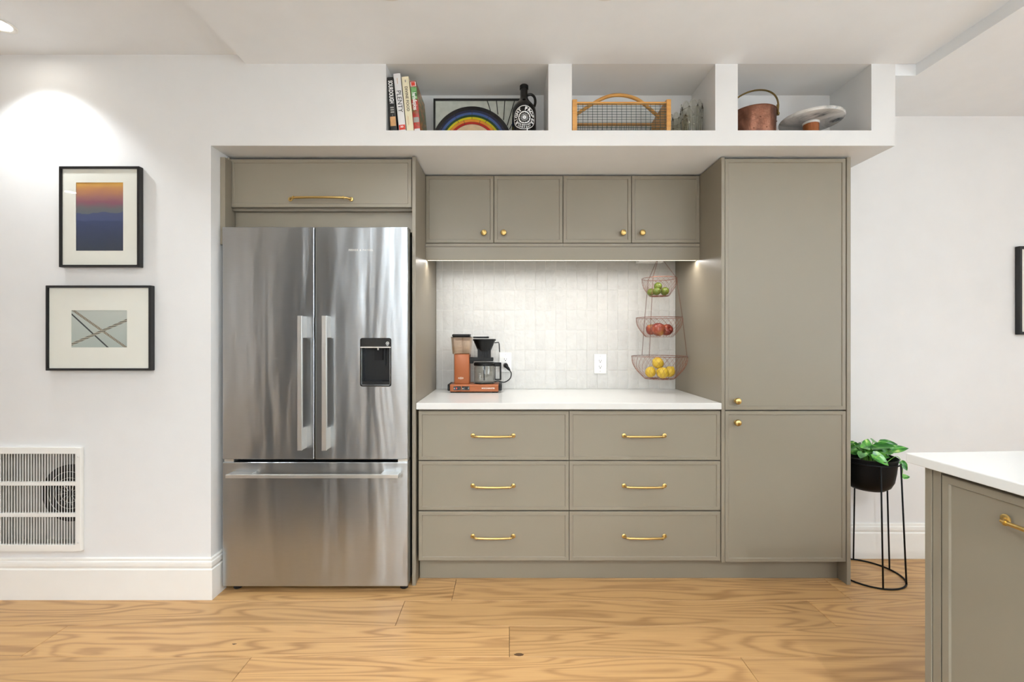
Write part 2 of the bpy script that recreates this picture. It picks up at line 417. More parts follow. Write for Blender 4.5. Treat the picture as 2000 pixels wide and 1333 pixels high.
def text(name, s, size, mat, parent, fmap, bold=0.0, sx=1.0, spacing=1.0):
    """flat printed lettering; fmap(u, v) gives the world point"""
    cu = bpy.data.curves.new('lettering', 'FONT'); cu.body = s; cu.size = size; cu.align_x = 'CENTER'; cu.align_y = 'CENTER'
    cu.offset = bold; cu.space_character = spacing; cu.resolution_u = 3
    o = bpy.data.objects.new('lettering', cu); COL.objects.link(o); bpy.context.view_layer.update()
    me = bpy.data.meshes.new_from_object(o.evaluated_get(bpy.context.evaluated_depsgraph_get()))
    vs = [Vector(fmap(v.co.x*sx, v.co.y)) for v in me.vertices]; fs = [tuple(p.vertices) for p in me.polygons]
    bpy.data.objects.remove(o); bpy.data.curves.remove(cu); bpy.data.meshes.remove(me)
    return obj(name, (vs, fs), mat, parent)
def copy_part(src, parent, loc=None, name=None):
    c = src.copy(); COL.objects.link(c); c.parent = parent
    if loc is not None: c.location = loc
    ORG[c.name] = ORG[parent.name]; return c
def handle_bm(bm, cx, cz, yf, w, out=0.03, r=0.0055, mtx=None):
    """bowed brass bar pull with round rosettes, on a face at y = yf facing -y"""
    t = bmesh.new(); h = w/2
    pts = []; rs = []
    for k in range(-10, 11):
        u = k/10; a = abs(u)
        o = out*(1-0.22*a**2) if a < 0.9 else out*0.78*(1-((a-0.9)/0.1)**1.5*0.95)
        pts.append((cx+h*u, yf-o, cz)); rs.append(r*(1.0 if a < 0.8 else 0.82))
    tube(t, pts, rs, 10)
    for s in (-1, 1):
        lathe(t, [(0, 0.0035), (0.0085, 0.0035), (0.0108, 0.002), (0.0112, 0.0)], (cx+s*h, yf, cz), 18, '-y')
        tube(t, [(cx+s*h*0.80, yf-out*0.87, cz), (cx+s*h*0.83, yf-out*0.86, cz)], r*1.4, 10)
    merge(bm, t, 0, mtx)
def knob_bm(bm, x, z, yf, r=0.0165):
    lathe(bm, [(0, 0.03), (r*0.5, 0.0293), (r*0.86, 0.026), (r, 0.02), (r*0.9, 0.0145), (r*0.5, 0.011), (r*0.36, 0.006), (r*0.62, 0.003), (r*0.7, 0)],
          (x, yf, z), 22, '-y')

# ------------------------------------------------------------------ room shell
WALL = 2.168; SOF = 2.157; NB = 2.23; NT_ = 2.5468; JX = -1.4195; SX = 1.84
CEIL_L = 2.591; CEIL_K = 2.547; CEIL_R = 2.493; RW = 2.57; BACK = 2.94
ROOML, ROOMR, ROOMB = -5.0, 4.6, -3.8
niches = [(PX(754, WALL), PX(1071, WALL)), (PX(1117, WALL), PX(1397, WALL)), (PX(1441, WALL), PX(1702, WALL))]
NBACK = 2.45
VENT = (-2.416, -2.045, PZ(1065, WALL), PZ(884, WALL))     # hole behind the wall heater grille
bm = BM()
xs = sorted([ROOML, VENT[0], VENT[1], JX, SX]+[v for n in niches for v in n])
zs = sorted([0, VENT[2], VENT[3], SOF, NB, NT_, 2.62])
def hole(x, z):
    if x > JX and z < SOF: return True
    if VENT[0] < x < VENT[1] and VENT[2] < z < VENT[3]: return True
    return any(a < x < b and NB < z < NT_ for a, b in niches)
grid_wall(bm, xs, zs, hole, WALL)
quad(bm, (JX, WALL, 0), (JX, BACK, 0), (JX, BACK, SOF), (JX, WALL, SOF))                # jamb beside the fridge
quad(bm, (JX, WALL, SOF), (SX, WALL, SOF), (SX, BACK, SOF), (JX, BACK, SOF))            # soffit underside
quad(bm, (SX, WALL, SOF), (SX, BACK, SOF), (SX, BACK, 2.62), (SX, WALL, 2.62))
for a, b in niches:
    quad(bm, (a, WALL, NB), (b, WALL, NB), (b, NBACK, NB), (a, NBACK, NB))
    quad(bm, (a, WALL, NT_), (b, WALL, NT_), (b, NBACK, NT_), (a, NBACK, NT_))
    quad(bm, (a, WALL, NB), (a, NBACK, NB), (a, NBACK, NT_), (a, WALL, NT_))
    quad(bm, (b, WALL, NB), (b, NBACK, NB), (b, NBACK, NT_), (b, WALL, NT_))
    quad(bm, (a, NBACK, NB), (b, NBACK, NB), (b, NBACK, NT_), (a, NBACK, NT_))
bmesh.ops.remove_doubles(bm, verts=bm.verts, dist=1e-5)
obj('wall_front', bm, 'wall', kind='structure', label='white plaster wall and soffit with three open display niches over the cabinets', cat='wall')
bm = BM(); quad(bm, (JX, BACK, 0), (1.73, BACK, 0), (1.73, BACK, SOF), (JX, BACK, SOF))
obj('wall_recess', bm, 'wall', kind='structure', label='plaster wall at the back of the cabinet recess', cat='wall')
bm = BM()
quad(bm, (1.73, RW, 0), (ROOMR, RW, 0), (ROOMR, RW, 2.62), (1.73, RW, 2.62)); quad(bm, (1.73, RW, 0), (1.73, BACK, 0), (1.73, BACK, SOF), (1.73, RW, SOF))
obj('wall_right_front', bm, 'wall', kind='structure', label='plain white wall behind the black plant stand', cat='wall')
# side and rear walls with window and doorway openings (behind the camera, they light and reflect in the fridge)
bm = BM(); quad(bm, (ROOML, ROOMB, 0), (ROOML, WALL, 0), (ROOML, WALL, 2.62), (ROOML, ROOMB, 2.62))
obj('wall_left', bm, 'wall', kind='structure', label='white side wall of the room beyond the framed pictures', cat='wall')
bm = BM()
ys = [ROOMB, -2.4, 0.4, RW]; zz = [0, 0.5, 2.3, 2.62]
for y0, y1 in zip(ys, ys[1:]):
    for z0, z1 in zip(zz, zz[1:]):
        if not (y0 == -2.4 and z0 == 0.5): quad(bm, (ROOMR, y0, z0), (ROOMR, y1, z0), (ROOMR, y1, z1), (ROOMR, y0, z1))
obj('wall_right', bm, 'wall', kind='structure', label='white side wall with a wide window beside the island', cat='wall')
bm = BM()
DOOR = (-3.85, -2.75)
xr = [ROOML, DOOR[0], DOOR[1], -0.4, 2.2, ROOMR]; zr = [0, 0.6, 2.35, 2.62]
grid_wall(bm, xr, zr, lambda x, z: (DOOR[0] < x < DOOR[1] and z < 2.35) or (-0.4 < x < 2.2 and 0.6 < z < 2.35), ROOMB)
obj('wall_rear', bm, 'wall', kind='structure', label='white rear wall with an added window and an added dark doorway', cat='wall')
bm = BM()                                                    # added hall, its shade put into the colour for the fridge reflection
for a, b, c, d in (((DOOR[0], ROOMB, 0), (DOOR[0], -6.5, 0), (DOOR[0], -6.5, 2.35), (DOOR[0], ROOMB, 2.35)),
                   ((DOOR[1], ROOMB, 0), (DOOR[1], -6.5, 0), (DOOR[1], -6.5, 2.35), (DOOR[1], ROOMB, 2.35)),
                   ((DOOR[0], -6.5, 0), (DOOR[1], -6.5, 0), (DOOR[1], -6.5, 2.35), (DOOR[0], -6.5, 2.35)),
                   ((DOOR[0], ROOMB, 2.35), (DOOR[1], ROOMB, 2.35), (DOOR[1], -6.5, 2.35), (DOOR[0], -6.5, 2.35)),
                   ((DOOR[0], ROOMB, 0), (DOOR[1], ROOMB, 0), (DOOR[1], -6.5, 0), (DOOR[0], -6.5, 0))): quad(bm, a, b, c, d)
M['hall'] = plain('shaded_hall_colour', (48, 46, 43), 0.7)  # dark tone stands in for shade in the hall
obj('wall_hall', bm, 'hall', kind='structure', label='added hall beyond the rear doorway, coloured dark in place of shade', cat='wall')
def window(n, fr, x0, x1, z0, z1, label):
    """fr(u, depth, z) -> world; frame with two mullions and glass"""
    w = thing('window_%d' % n, fr((x0+x1)/2, 0, z0), label, 'window', kind='structure')
    def bx(bm, u0, u1, d0, d1, a0, a1):
        p = Vector(fr(u0, d0, a0)); q = Vector(fr(u1, d1, a1)); box(bm, p.x, q.x, p.y, q.y, p.z, q.z)
    bm = BM(); t = 0.05
    bx(bm, x0, x1, -0.03, 0.03, z0, z0+t); bx(bm, x0, x1, -0.03, 0.03, z1-t, z1); bx(bm, x0, x0+t, -0.03, 0.03, z0, z1); bx(bm, x1-t, x1, -0.03, 0.03, z0, z1)
    obj('window_frame', bm, 'trim', w)
    for k in (1, 2):
        bm = BM(); u = x0+(x1-x0)*k/3; bx(bm, u-0.02, u+0.02, -0.02, 0.02, z0+t, z1-t); obj('mullion', bm, 'trim', w)
    return w
window(1, lambda u, d, z: (ROOMR+d, u, z), -2.4, 0.4, 0.5, 2.3, 'wide white framed window in the side wall by the island')
window(2, lambda u, d, z: (u, ROOMB+d, z), -0.4, 2.2, 0.6, 2.35, 'added white framed window in the rear wall, unseen, for fill light')  # added unseen window, opening for the rear fill
# ceilings
bm = BM(); box(bm, ROOML, PX(480, WALL), ROOMB, WALL, CEIL_L, CEIL_L+0.05)
obj('ceiling', bm, 'ceil', kind='structure', label='higher white ceiling over the framed pictures', cat='ceiling')
bm = BM(); box(bm, PX(480, WALL), 1.941, ROOMB, WALL, CEIL_K, CEIL_L+0.05)
obj('ceiling', bm, 'ceil', kind='structure', label='slightly dropped white ceiling in front of the niches', cat='ceiling')
bm = BM(); box(bm, 1.941, ROOMR, ROOMB, RW, CEIL_R, CEIL_L+0.05); box(bm, SX, 1.941, WALL+0.003, RW, CEIL_R, CEIL_L+0.05)
obj('ceiling', bm, 'ceil', kind='structure', label='lowest white ceiling over the island and plant', cat='ceiling')
# baseboards: moulded profile swept along the wall
prof = [(0, 0.196), (0.005, 0.196), (0.009, 0.192), (0.009, 0.182), (0.0135, 0.178), (0.0145, 0.170), (0.0145, 0.158), (0.0105, 0.150), (0.0105, 0.146), (0.016, 0.142), (0.016, 0.0), (0, 0)]
def sweep(bm, frames):
    """frames: list of functions profile point -> world"""
    rings = [[bm.verts.new(f(o, z)) for o, z in prof] for f in frames]
    for A, B in zip(rings, rings[1:]):
        for k in range(len(prof)): bm.faces.new((A[k], A[(k+1) % len(prof)], B[(k+1) % len(prof)], B[k]))
    bm.faces.new(rings[0]); bm.faces.new(rings[-1])
bm = BM(); sweep(bm, [lambda o, z: (ROOML, WALL-o, z), lambda o, z: (JX+o, WALL-o, z), lambda o, z: (JX+o, 2.262, z)])
obj('baseboard_left', bm, 'trim', kind='structure', label='tall white moulded baseboard under the framed pictures', cat='baseboard')
bm = BM(); sweep(bm, [lambda o, z: (1.735, RW-o, z), lambda o, z: (ROOMR, RW-o, z)])
obj('baseboard_right', bm, 'trim', kind='structure', label='white moulded baseboard behind the plant stand', cat='baseboard')
# floor: every board its own piece over a dark underlay
bm = BM(); quad(bm, (ROOML, ROOMB, -0.004), (ROOMR, ROOMB, -0.004), (ROOMR, BACK, -0.004), (ROOML, BACK, -0.004))
M['underlay'] = plain('dark_floor_joint', (52, 36, 22), 0.8)
flo = obj('floor', bm, 'underlay', kind='structure', label='wide honey oak plank floor', cat='floor')
joints = {2.15: [-2.39-2.0, -0.27, 1.62], 1.96: [-2.39, -0.49, 1.41], 1.77: [-1.90, 0.002], 1.58: [-1.0, 0.90], 2.34: [-1.2, 0.75, 2.6]}
rng = random.Random(3); y = 1.77+0.19*6; rows = []
while y > ROOMB: rows.append(round(y, 3)); y -= 0.19
for y0 in rows:
    ends = None
    for k, v in joints.items():
        if abs(k-y0) < 0.02: ends = sorted(v)
    if ends is None: ends = [rng.uniform(-1.0, 1.0)]
    while ends[0] > ROOML: ends.insert(0, ends[0]-rng.uniform(1.7, 2.2))
    while ends[-1] < ROOMR: ends.append(ends[-1]+rng.uniform(1.7, 2.2))
    for a, b in zip(ends, ends[1:]):
        a = max(a, ROOML); b = min(b, ROOMR); y1 = min(y0+0.19, BACK); yy = max(y0, ROOMB)
        if b-a < 0.02 or y1-yy < 0.01: continue
        t = BM(); box(t, a+0.0008, b-0.0008, yy+0.0007, y1-0.0007, -0.014, 0.0, 0.0012)
        c = Vector(((a+b)/2, (yy+y1)/2, 0)); bmesh.ops.translate(t, verts=t.verts, vec=-c)
        me = bpy.data.meshes.new('plank'); t.to_mesh(me); t.free(); me.materials.append(M['oak'])
        o = bpy.data.objects.new('plank', me); COL.objects.link(o); o.parent = flo; o.location = c

# added dark cabinet behind the camera, shaped to mirror as the fridge's dark band
M['darkwood'] = wood('dark_stained_wood', (52, 46, 42), (34, 30, 27), 12, along='z', rough=0.55, randomise=False, sx=1, sy=14)
wx0, wx1, wy = -2.83, -2.0, -1.0
wd = thing('reflection_block', ((wx0+wx1)/2, wy-0.25, 0), 'added tall dark wooden cabinet, unseen, making the dark band in the fridge', 'reflection_block')
bm = BM(); box(bm, wx0, wx1, wy-0.5, wy, 0, 2.54, 0.004); obj('body', bm, 'darkwood', wd)
wm = (wx0+wx1)/2; ww = (wx1-wx0)/2-0.006
for i, x0 in enumerate((wx0+0.004, wm+0.002)):
    bm = BM(); shaker(bm, -ww/2, ww/2, 0.08, 2.52, 0.0, 0.02, 0.07, 0.006, Matrix.Translation((x0+ww/2, wy+0.021, 0)) @ Matrix.Rotation(PI, 4, 'Z')); d = obj('door', bm, 'darkwood', wd)
    bm = BM(); xk = x0+(ww-0.035 if i == 0 else 0.035); tube(bm, [(xk, wy+0.02, 1.0), (xk, wy+0.045, 1.01), (xk, wy+0.045, 1.19), (xk, wy+0.02, 1.2)], 0.005, 8); obj('handle', bm, 'brass', d)
M['rug'] = plain('reflection_rug_pile', (44, 43, 42), 0.95, var=0.35, nscale=90, bump=0.6, bscale=400)
bm = BM(); box(bm, -2.45, -0.98, -0.9, 1.45, 0.0002, 0.011, 0.003, 2)  # added unseen rug, darkens the floor mirrored in the freezer drawer
obj('added_rug', bm, 'rug', base=(-1.8, -0.3, 0), label='added charcoal rug on the oak floor, unseen, darkening the fridge reflection', cat='rug')

M['bouncerug'] = plain('bounce_rug_pile', (214, 211, 203), 0.95, var=0.08, nscale=60, bump=0.5, bscale=400)
bm = BM(); box(bm, -0.9, 1.0, -2.9, 1.2, 0.0002, 0.011, 0.003, 2)  # added unseen pale rug, bounces neutral light to ceiling and soffit
obj('added_rug', bm, 'bouncerug', base=(0.05, -1.1, 0), label='added ivory rug on the oak floor, unseen, bouncing light up beside the island', cat='rug')
# added uplights behind the camera, filling the ceiling with neutral bounce
def fill_uplight(lx, ly, power, label):
    fl = thing('added_uplight', (lx, ly, 0), label, 'lamp', 'added ceiling fill uplights')
    bm = BM(); lathe(bm, [(0, 0), (0.14, 0), (0.14, 0.012), (0.03, 0.028), (0, 0.03)], (lx, ly, 0), 32); obj('base', bm, 'matte_black', fl, smooth=True)
    bm = BM(); tube(bm, [(lx, ly, 0.025), (lx, ly, 1.66)], 0.011, 10); obj('pole', bm, 'matte_black', fl, smooth=True)
    bm = BM(); lathe(bm, [(0, 1.65), (0.04, 1.655), (0.12, 1.70), (0.17, 1.77), (0.167, 1.77), (0.118, 1.705), (0.04, 1.662), (0, 1.66)], (lx, ly, 0), 36); obj('shade', bm, 'whiteplastic', fl, smooth=True)
    l_ = bpy.data.lights.new('fill_beam', 'SPOT'); l_.energy = power; l_.color = (0.86, 0.94, 1.0); l_.spot_size = math.radians(140); l_.spot_blend = 0.6; l_.shadow_soft_size = 0.06
    o_ = bpy.data.objects.new('fill_beam', l_); COL.objects.link(o_); o_.parent = fl; o_.location = (0, 0, 1.79); o_.rotation_euler = (PI, 0, 0)
fill_uplight(2.7, -1.5, 700, 'added unseen black uplight with upturned bowl, filling the ceiling beside the side window')
fill_uplight(-0.9, -3.3, 1000, 'added unseen black uplight with upturned bowl, filling the ceiling beside the rear window')

# ------------------------------------------------------------------ recessed downlights
def downlight(x, y, z, power, label, cone=112, blend=0.55, group=None, color=(0.89, 0.95, 1.0)):
    t = thing('recessed_downlight', (x, y, z), label, 'downlight', group)
    bm = BM(); lathe(bm, [(0.040, -0.001), (0.052, -0.001), (0.058, -0.004), (0.056, -0.006), (0.050, -0.007), (0.041, -0.004)], (x, y, z), 32, close=True)
    obj('trim_ring', bm, 'trim', t, smooth=True)
    bm = BM(); lathe(bm, [(0.0405, -0.0005), (0.0405, -0.003), (0, -0.003)], (x, y, z), 28); obj('lens', bm, 'lens', t)
    l = bpy.data.lights.new('downlight_beam', 'SPOT'); l.energy = power; l.color = color; l.spot_size = math.radians(cone); l.spot_blend = blend; l.shadow_soft_size = 0.035
    o = bpy.data.objects.new('downlight_beam', l); COL.objects.link(o); o.parent = t; o.location = (0, 0, -0.012)
    return t
downlight(PX(-2, 1.956), 1.956, CEIL_L, 40, 'lit round recessed downlight washing the wall above the framed pictures')
downlight(-4.05, 0.085, CEIL_L, 34, 'recessed downlight mirrored in the sunset picture', 140)
downlight(-2.2, 0.085, CEIL_L, 26, 'recessed downlight in the higher ceiling in front of the pictures', 140)
downlight(-2.9, -2.0, CEIL_L, 50, 'recessed downlight in the higher ceiling by the dark doorway', 140)
downlight(-4.4, -2.3, CEIL_L, 110, 'added recessed downlight near the rear left corner, brightening the fridge reflection', 150)  # added lamp, brightens the corner mirrored in the left fridge door
for x in (-0.45, 0.37):
    downlight(x, 1.70, CEIL_K, 23, 'recessed downlight close to the niches, in front of the '+('stained glass panel' if x < 0 else 'garden basket'), 110, 0.6, 'downlights along the niches')
for x in (-0.75, 0.95):
    downlight(x, 1.28, CEIL_K, 36 if x < 0 else 14, 'recessed downlight one row out from the niches, in front of the '+('fridge' if x < 0 else 'pantry cabinet'), 140, 0.6, 'second row of downlights')
for x in (-0.6, 1.0):
    downlight(x, -0.9, CEIL_K, 150 if x < 0 else 180, 'recessed downlight before the rear window, '+('towards the dark doorway' if x < 0 else 'towards the island'), 134, 0.35, 'rear row of downlights')
downlight(2.6, 1.2, CEIL_R, 34, 'recessed downlight in the lowest ceiling over the island', 110)

# ------------------------------------------------------------------ fridge surround cabinetry
CF = 2.291                                               # plane of the cabinet fronts
PR = -0.4665                                             # inner faces of the alcove panels
PL2 = 1.067
XL = PX(449, CF); XR_ = PX(805, CF)
bm = BM(); box(bm, JX+0.001, -1.3935, 2.235, 2.287, 1.70, PZ(307, 2.235), 0.001)
obj('filler_panel', bm, 'cab', base=(JX+0.02, 2.27, 1.70), label='narrow taupe filler strip beside the overhead cabinet against the white wall', cat='panel')
bm = BM(); box(bm, PX(806, CF), PR, CF-0.014, 2.93, 0, 2.149, 0.001)
obj('end_panel', bm, 'cab', base=(-0.475, 2.6, 0), label='tall taupe end panel between the fridge and the drawer cabinets', cat='panel')
t = thing('overhead_cabinet', ((XL+XR_)/2, 2.6, PZ(443, 2.335)), 'wide taupe overhead cabinet with one lift-up door above the fridge', 'cabinet')
bm = BM(); box(bm, XL, XR_, CF+0.022, 2.93, 1.885, 2.149); obj('body', bm, 'cabin', t)
bm = BM(); box(bm, JX+0.001, XL-0.001, CF-0.001, 2.60, 0, 2.149); obj('side_panel', bm, 'cab', t)
bm = BM(); box(bm, XL+0.001, XR_, 2.335, 2.355, PZ(443, 2.335)-0.03, 1.885); obj('lower_panel', bm, 'cab', t)
bm = BM(); shaker(bm, XL, XR_-0.003, PZ(405, CF), PZ(311, CF), CF); dr = obj('door', bm, 'cab', t)
bm = BM(); handle_bm(bm, PX(626.5, CF), PZ(389.5, CF), CF, 0.306, 0.033, 0.0062); obj('handle', bm, 'brass', dr, smooth=True, label='long bowed brass bar handle')

# ------------------------------------------------------------------ refrigerator
FD = 2.21; FX0 = PX(434, FD); FX1 = PX(796.5, FD); FXM = PX(614.5, FD)
fr = thing('refrigerator', ((FX0+FX1)/2, 2.55, 0), 'brushed stainless steel french door refrigerator with water dispenser and bottom freezer drawer', 'refrigerator')
bm = BM(); box(bm, FX0+0.008, FX1-0.004, FD+0.075, 2.88, 0.03, 1.755, 0.004); obj('body', bm, 'fridge_side', fr)
bm = BM(); box(bm, FX0+0.012, FX1-0.006, FD+0.06, FD+0.076, 0.04, 1.76); obj('gasket', bm, 'rubber', fr)
def ring_door(bm, x0, x1, z0, z1, y0, y1, h=None, c=0.004):
    """door slab with chamfered front edge and optional rectangular hole"""
    t = bmesh.new()
    if not h:
        box(bm, x0, x1, y0, y1, z0, z1, c, 3); t.free(); return
    hx0, hx1, hz0, hz1 = h
    def R(a, b, p, q, y): return [t.verts.new(v) for v in ((a, y, p), (b, y, p), (b, y, q), (a, y, q))]
    rs = [R(x0, x1, z0, z1, y1), R(x0, x1, z0, z1, y0+c), R(x0+c*0.3, x1-c*0.3, z0+c*0.3, z1-c*0.3, y0+c*0.3), R(x0+c, x1-c, z0+c, z1-c, y0), R(hx0, hx1, hz0, hz1, y0), R(hx0, hx1, hz0, hz1, y1)]
    for A, B in zip(rs, rs[1:]+rs[:1]):
        for k in range(4): t.faces.new((A[k], A[(k+1) % 4], B[(k+1) % 4], B[k]))
    merge(bm, t)
ZT = PZ(443.5, FD); ZG1 = PZ(898, FD); ZG0 = PZ(903.5, FD); ZB = PZ(1146.5, FD)
g = 0.0022
bm = BM(); ring_door(bm, FX0, FXM-g, ZG1, ZT, FD, FD+0.058); dl = obj('door', bm, 'steel', fr)
DX0, DX1, DZ0, DZ1 = PX(703.5, FD), PX(764.5, FD), PZ(755.5, FD), PZ(660.5, FD)
bm = BM(); ring_door(bm, FXM+g, FX1, ZG1, ZT, FD, FD+0.058, (DX0+0.008, DX1-0.008, DZ0+0.008, DZ1-0.008)); drr = obj('door', bm, 'steel', fr)
bm = BM(); ring_door(bm, FX0, FX1, ZB, ZG0, FD, FD+0.06); fz = obj('freezer_drawer', bm, 'steel', fr)
HD = FD-0.058
def vhandle(x0, x1, par):
    bm = BM(); z0, z1 = PZ(881, HD), PZ(617, HD)
    box(bm, x0, x1, HD, HD+0.014, z0, z1, 0.001)
    for a, b in ((z0+0.001, z0+0.103), (z1-0.105, z1-0.001)): box(bm, x0+0.0012, x1-0.0008, HD+0.013, FD+0.001, a, b, 0.001)
    obj('handle', bm, 'steel_plain', par)
vhandle(PX(580.5, HD), PX(589, HD), dl); vhandle(PX(628, HD), PX(637, HD), drr)
bm = BM(); hx0, hx1 = PX(440, HD), PX(777.5, HD); hz0, hz1 = PZ(935, HD), PZ(928, HD)
box(bm, hx0, hx1, HD, HD+0.014, hz0, hz1, 0.001)
for a, b in ((hx0+0.001, hx0+0.115), (hx1-0.088, hx1-0.001)): box(bm, a, b, HD+0.013, FD+0.001, hz0+0.001, hz1-0.001, 0.001)
obj('handle', bm, 'steel_plain', fz)
# water dispenser recessed in the right door
ds = obj('water_dispenser', (lambda b: (ring_y(b, rrect(DX0, DX1, DZ0, DZ1, 0.011), rrect(DX0+0.006, DX1-0.006, DZ0+0.006, DZ1-0.006, 0.007), FD-0.0025, FD+0.004), b)[1])(BM()), 'gloss_black', fr, label='black recessed water dispenser')
bm = BM(); a0, a1, b0, b1 = DX0+0.0075, DX1-0.0075, DZ0+0.0075, DZ1-0.0075; dd = FD+0.05; zc = PZ(688, FD)
quad(bm, (a0, dd, b0), (a1, dd, b0), (a1, dd, b1), (a0, dd, b1)); quad(bm, (a0, FD, b0), (a0, dd, b0), (a0, dd, b1), (a0, FD, b1))
quad(bm, (a1, FD, b0), (a1, dd, b0), (a1, dd, b1), (a1, FD, b1)); quad(bm, (a0, FD, b0), (a1, FD, b0), (a1, dd, b0), (a0, dd, b0)); quad(bm, (a0, FD, b1), (a1, FD, b1), (a1, dd, b1), (a0, dd, b1))
obj('cavity', bm, 'black', ds)
bm = BM(); box(bm, DX0+0.005, DX1-0.005, FD-0.001, FD+0.045, PZ(678, FD), DZ1-0.005); obj('control_panel', bm, 'gloss_black', ds)
bm = BM(); box(bm, DX0+0.002, DX1-0.002, FD-0.004, FD+0.002, PZ(680, FD), PZ(677.6, FD), 0.0005); obj('chrome_strip', bm, 'steel_plain', ds)
bm = BM(); prism_y(bm, rrect(PX(725, FD), PX(749, FD), PZ(716, FD), PZ(680, FD), 0.006), FD+0.040, FD+0.049); obj('paddle_guide', bm, 'black', ds)
bm = BM(); prism_y(bm, rrect(PX(728, FD), PX(744.5, FD), PZ(704.5, FD), PZ(681, FD), 0.003), FD+0.028, FD+0.041); obj('paddle', bm, 'matte_black', ds)
bm = BM(); lathe(bm, [(0, 0.0), (0.004, 0.0), (0.005, 0.012), (0, 0.012)], (PX(736, FD), FD+0.022, PZ(684.5, FD)), 14); obj('spout', bm, 'steel_plain', ds, smooth=True)
bm = BM(); box(bm, DX0+0.007, DX1-0.007, FD+0.002, FD+0.048, DZ0+0.006, PZ(745.5, FD), 0.001); obj('drip_tray', bm, 'black', ds)
ix, iz = PX(757, FD), PZ(671, FD); yp = FD-0.0016
bm = BM(); lathe(bm, [(0.0060, 0), (0.0078, 0)], (ix, yp, iz), 28, '-y'); poly(bm, [(ix-0.0026, yp, iz-0.003), (ix+0.003, yp, iz-0.003), (ix+0.003, yp, iz+0.001), (ix+0.0006, yp, iz+0.0042), (ix-0.0018, yp, iz+0.001)])
quad(bm, (ix-0.005, yp, iz-0.0125), (ix+0.005, yp, iz-0.0125), (ix+0.005, yp, iz-0.0112), (ix-0.005, yp, iz-0.0112)); obj('icon', bm, 'whiteprint', ds)
tx, tz = PX(705, FD), PZ(489, FD)
text('badge', 'FISHER & PAYKEL', 0.0125, 'silver', fr, lambda u, v: (tx+u, FD-0.0006, tz+v), 0.0003, 1.0, 1.28)
for hxa in (FX0+0.004, FX1-0.05):
    bm = BM(); box(bm, hxa, hxa+0.046, FD+0.01, FD+0.055, ZG0-0.003, ZG1+0.003); obj('hinge', bm, 'steel_plain', fr)
for x in (FX0+0.045, FX1-0.03):
    bm = BM(); lathe(bm, [(0, 0), (0.018, 0), (0.02, 0.004), (0.02, 0.02), (0.012, 0.032), (0, 0.032)], (x, FD+0.055, 0.0), 18); obj('foot', bm, 'rubber', fr)

# ------------------------------------------------------------------ drawer cabinets, toe kick and worktop
def base_unit(x0, x1, label):
    t = thing('drawer_cabinet', ((x0+x1)/2, 2.6, 0.118), label, 'cabinet', 'drawer cabinets under the worktop')
    bm = BM(); box(bm, x0, x1-0.0005, CF+0.0215, 2.90, 0.1125, 0.8805); obj('body', bm, 'cabin', t)
    for py0, py1 in ((803.5, 899.5), (901.5, 997.5), (1000, 1096)):
        bm = BM(); z1, z0 = PZ(py0, CF), PZ(py1, CF); shaker(bm, x0+0.001, x1-0.001, z0, z1, CF); d = obj('drawer', bm, 'cab', t)
        bm = BM(); handle_bm(bm, (x0+x1)/2-0.003, (z0+z1)/2+0.0005, CF, 0.204, 0.031); obj('handle', bm, 'brass', d, smooth=True, label='bowed brass bar handle')
XM = PX(1111.5, CF); p1 = PX(1652, CF)
base_unit(PX(817, CF), XM, 'taupe three-drawer base cabinet with brass handles next to the fridge')
base_unit(XM, PX(1407.5, CF), 'taupe three-drawer base cabinet with brass handles next to the tall pantry cabinet')
bm = BM(); box(bm, PX(820, 2.35), p1-0.0005, 2.35, 2.37, 0, 0.1115, 0.0008)
obj('toe_kick', bm, 'cab', base=(0.6, 2.36, 0), label='long recessed taupe toe kick board under the drawers and pantry', cat='toe kick')
bm = BM(); box(bm, PR+0.001, PL2-0.001, CF-0.012, 2.918, 0.8815, 0.914, 0.003, 2)
obj('worktop', bm, 'quartz', base=(0.3, 2.6, 0.8815), label='white quartz worktop carrying the orange coffee maker', cat='worktop')

# ------------------------------------------------------------------ tall pantry cabinet
p0, p1 = PX(1415, CF), PX(1652, CF); pR = PX(1660, CF)
t = thing('pantry_cabinet', ((p0+p1)/2, 2.55, 0), 'tall taupe pantry cabinet with two doors and brass knobs', 'cabinet')
bm = BM(); box(bm, p0-0.0005, p1, CF+0.0215, 2.55, 0.1125, 2.149); obj('body', bm, 'cabin', t)
bm = BM(); box(bm, PL2, p0-0.001, CF-0.006, 2.93, 0.112, 2.149, 0.001); obj('side_panel', bm, 'cab', t)
bm = BM(); box(bm, p1+0.001, pR, CF-0.006, 2.565, 0, 2.149, 0.001); obj('side_panel', bm, 'cab', t)
for a, b, kz in ((310.5, 801, 783), (803.5, 1098, 825)):
    bm = BM(); shaker(bm, p0+0.002, p1-0.001, PZ(b, CF), PZ(a, CF), CF-0.002, 0.022); d = obj('door', bm, 'cab', t)
    bm = BM(); knob_bm(bm, PX(1437.5, CF), PZ(kz, CF), CF-0.002); obj('knob', bm, 'brass', d, smooth=True, label='round brass knob')

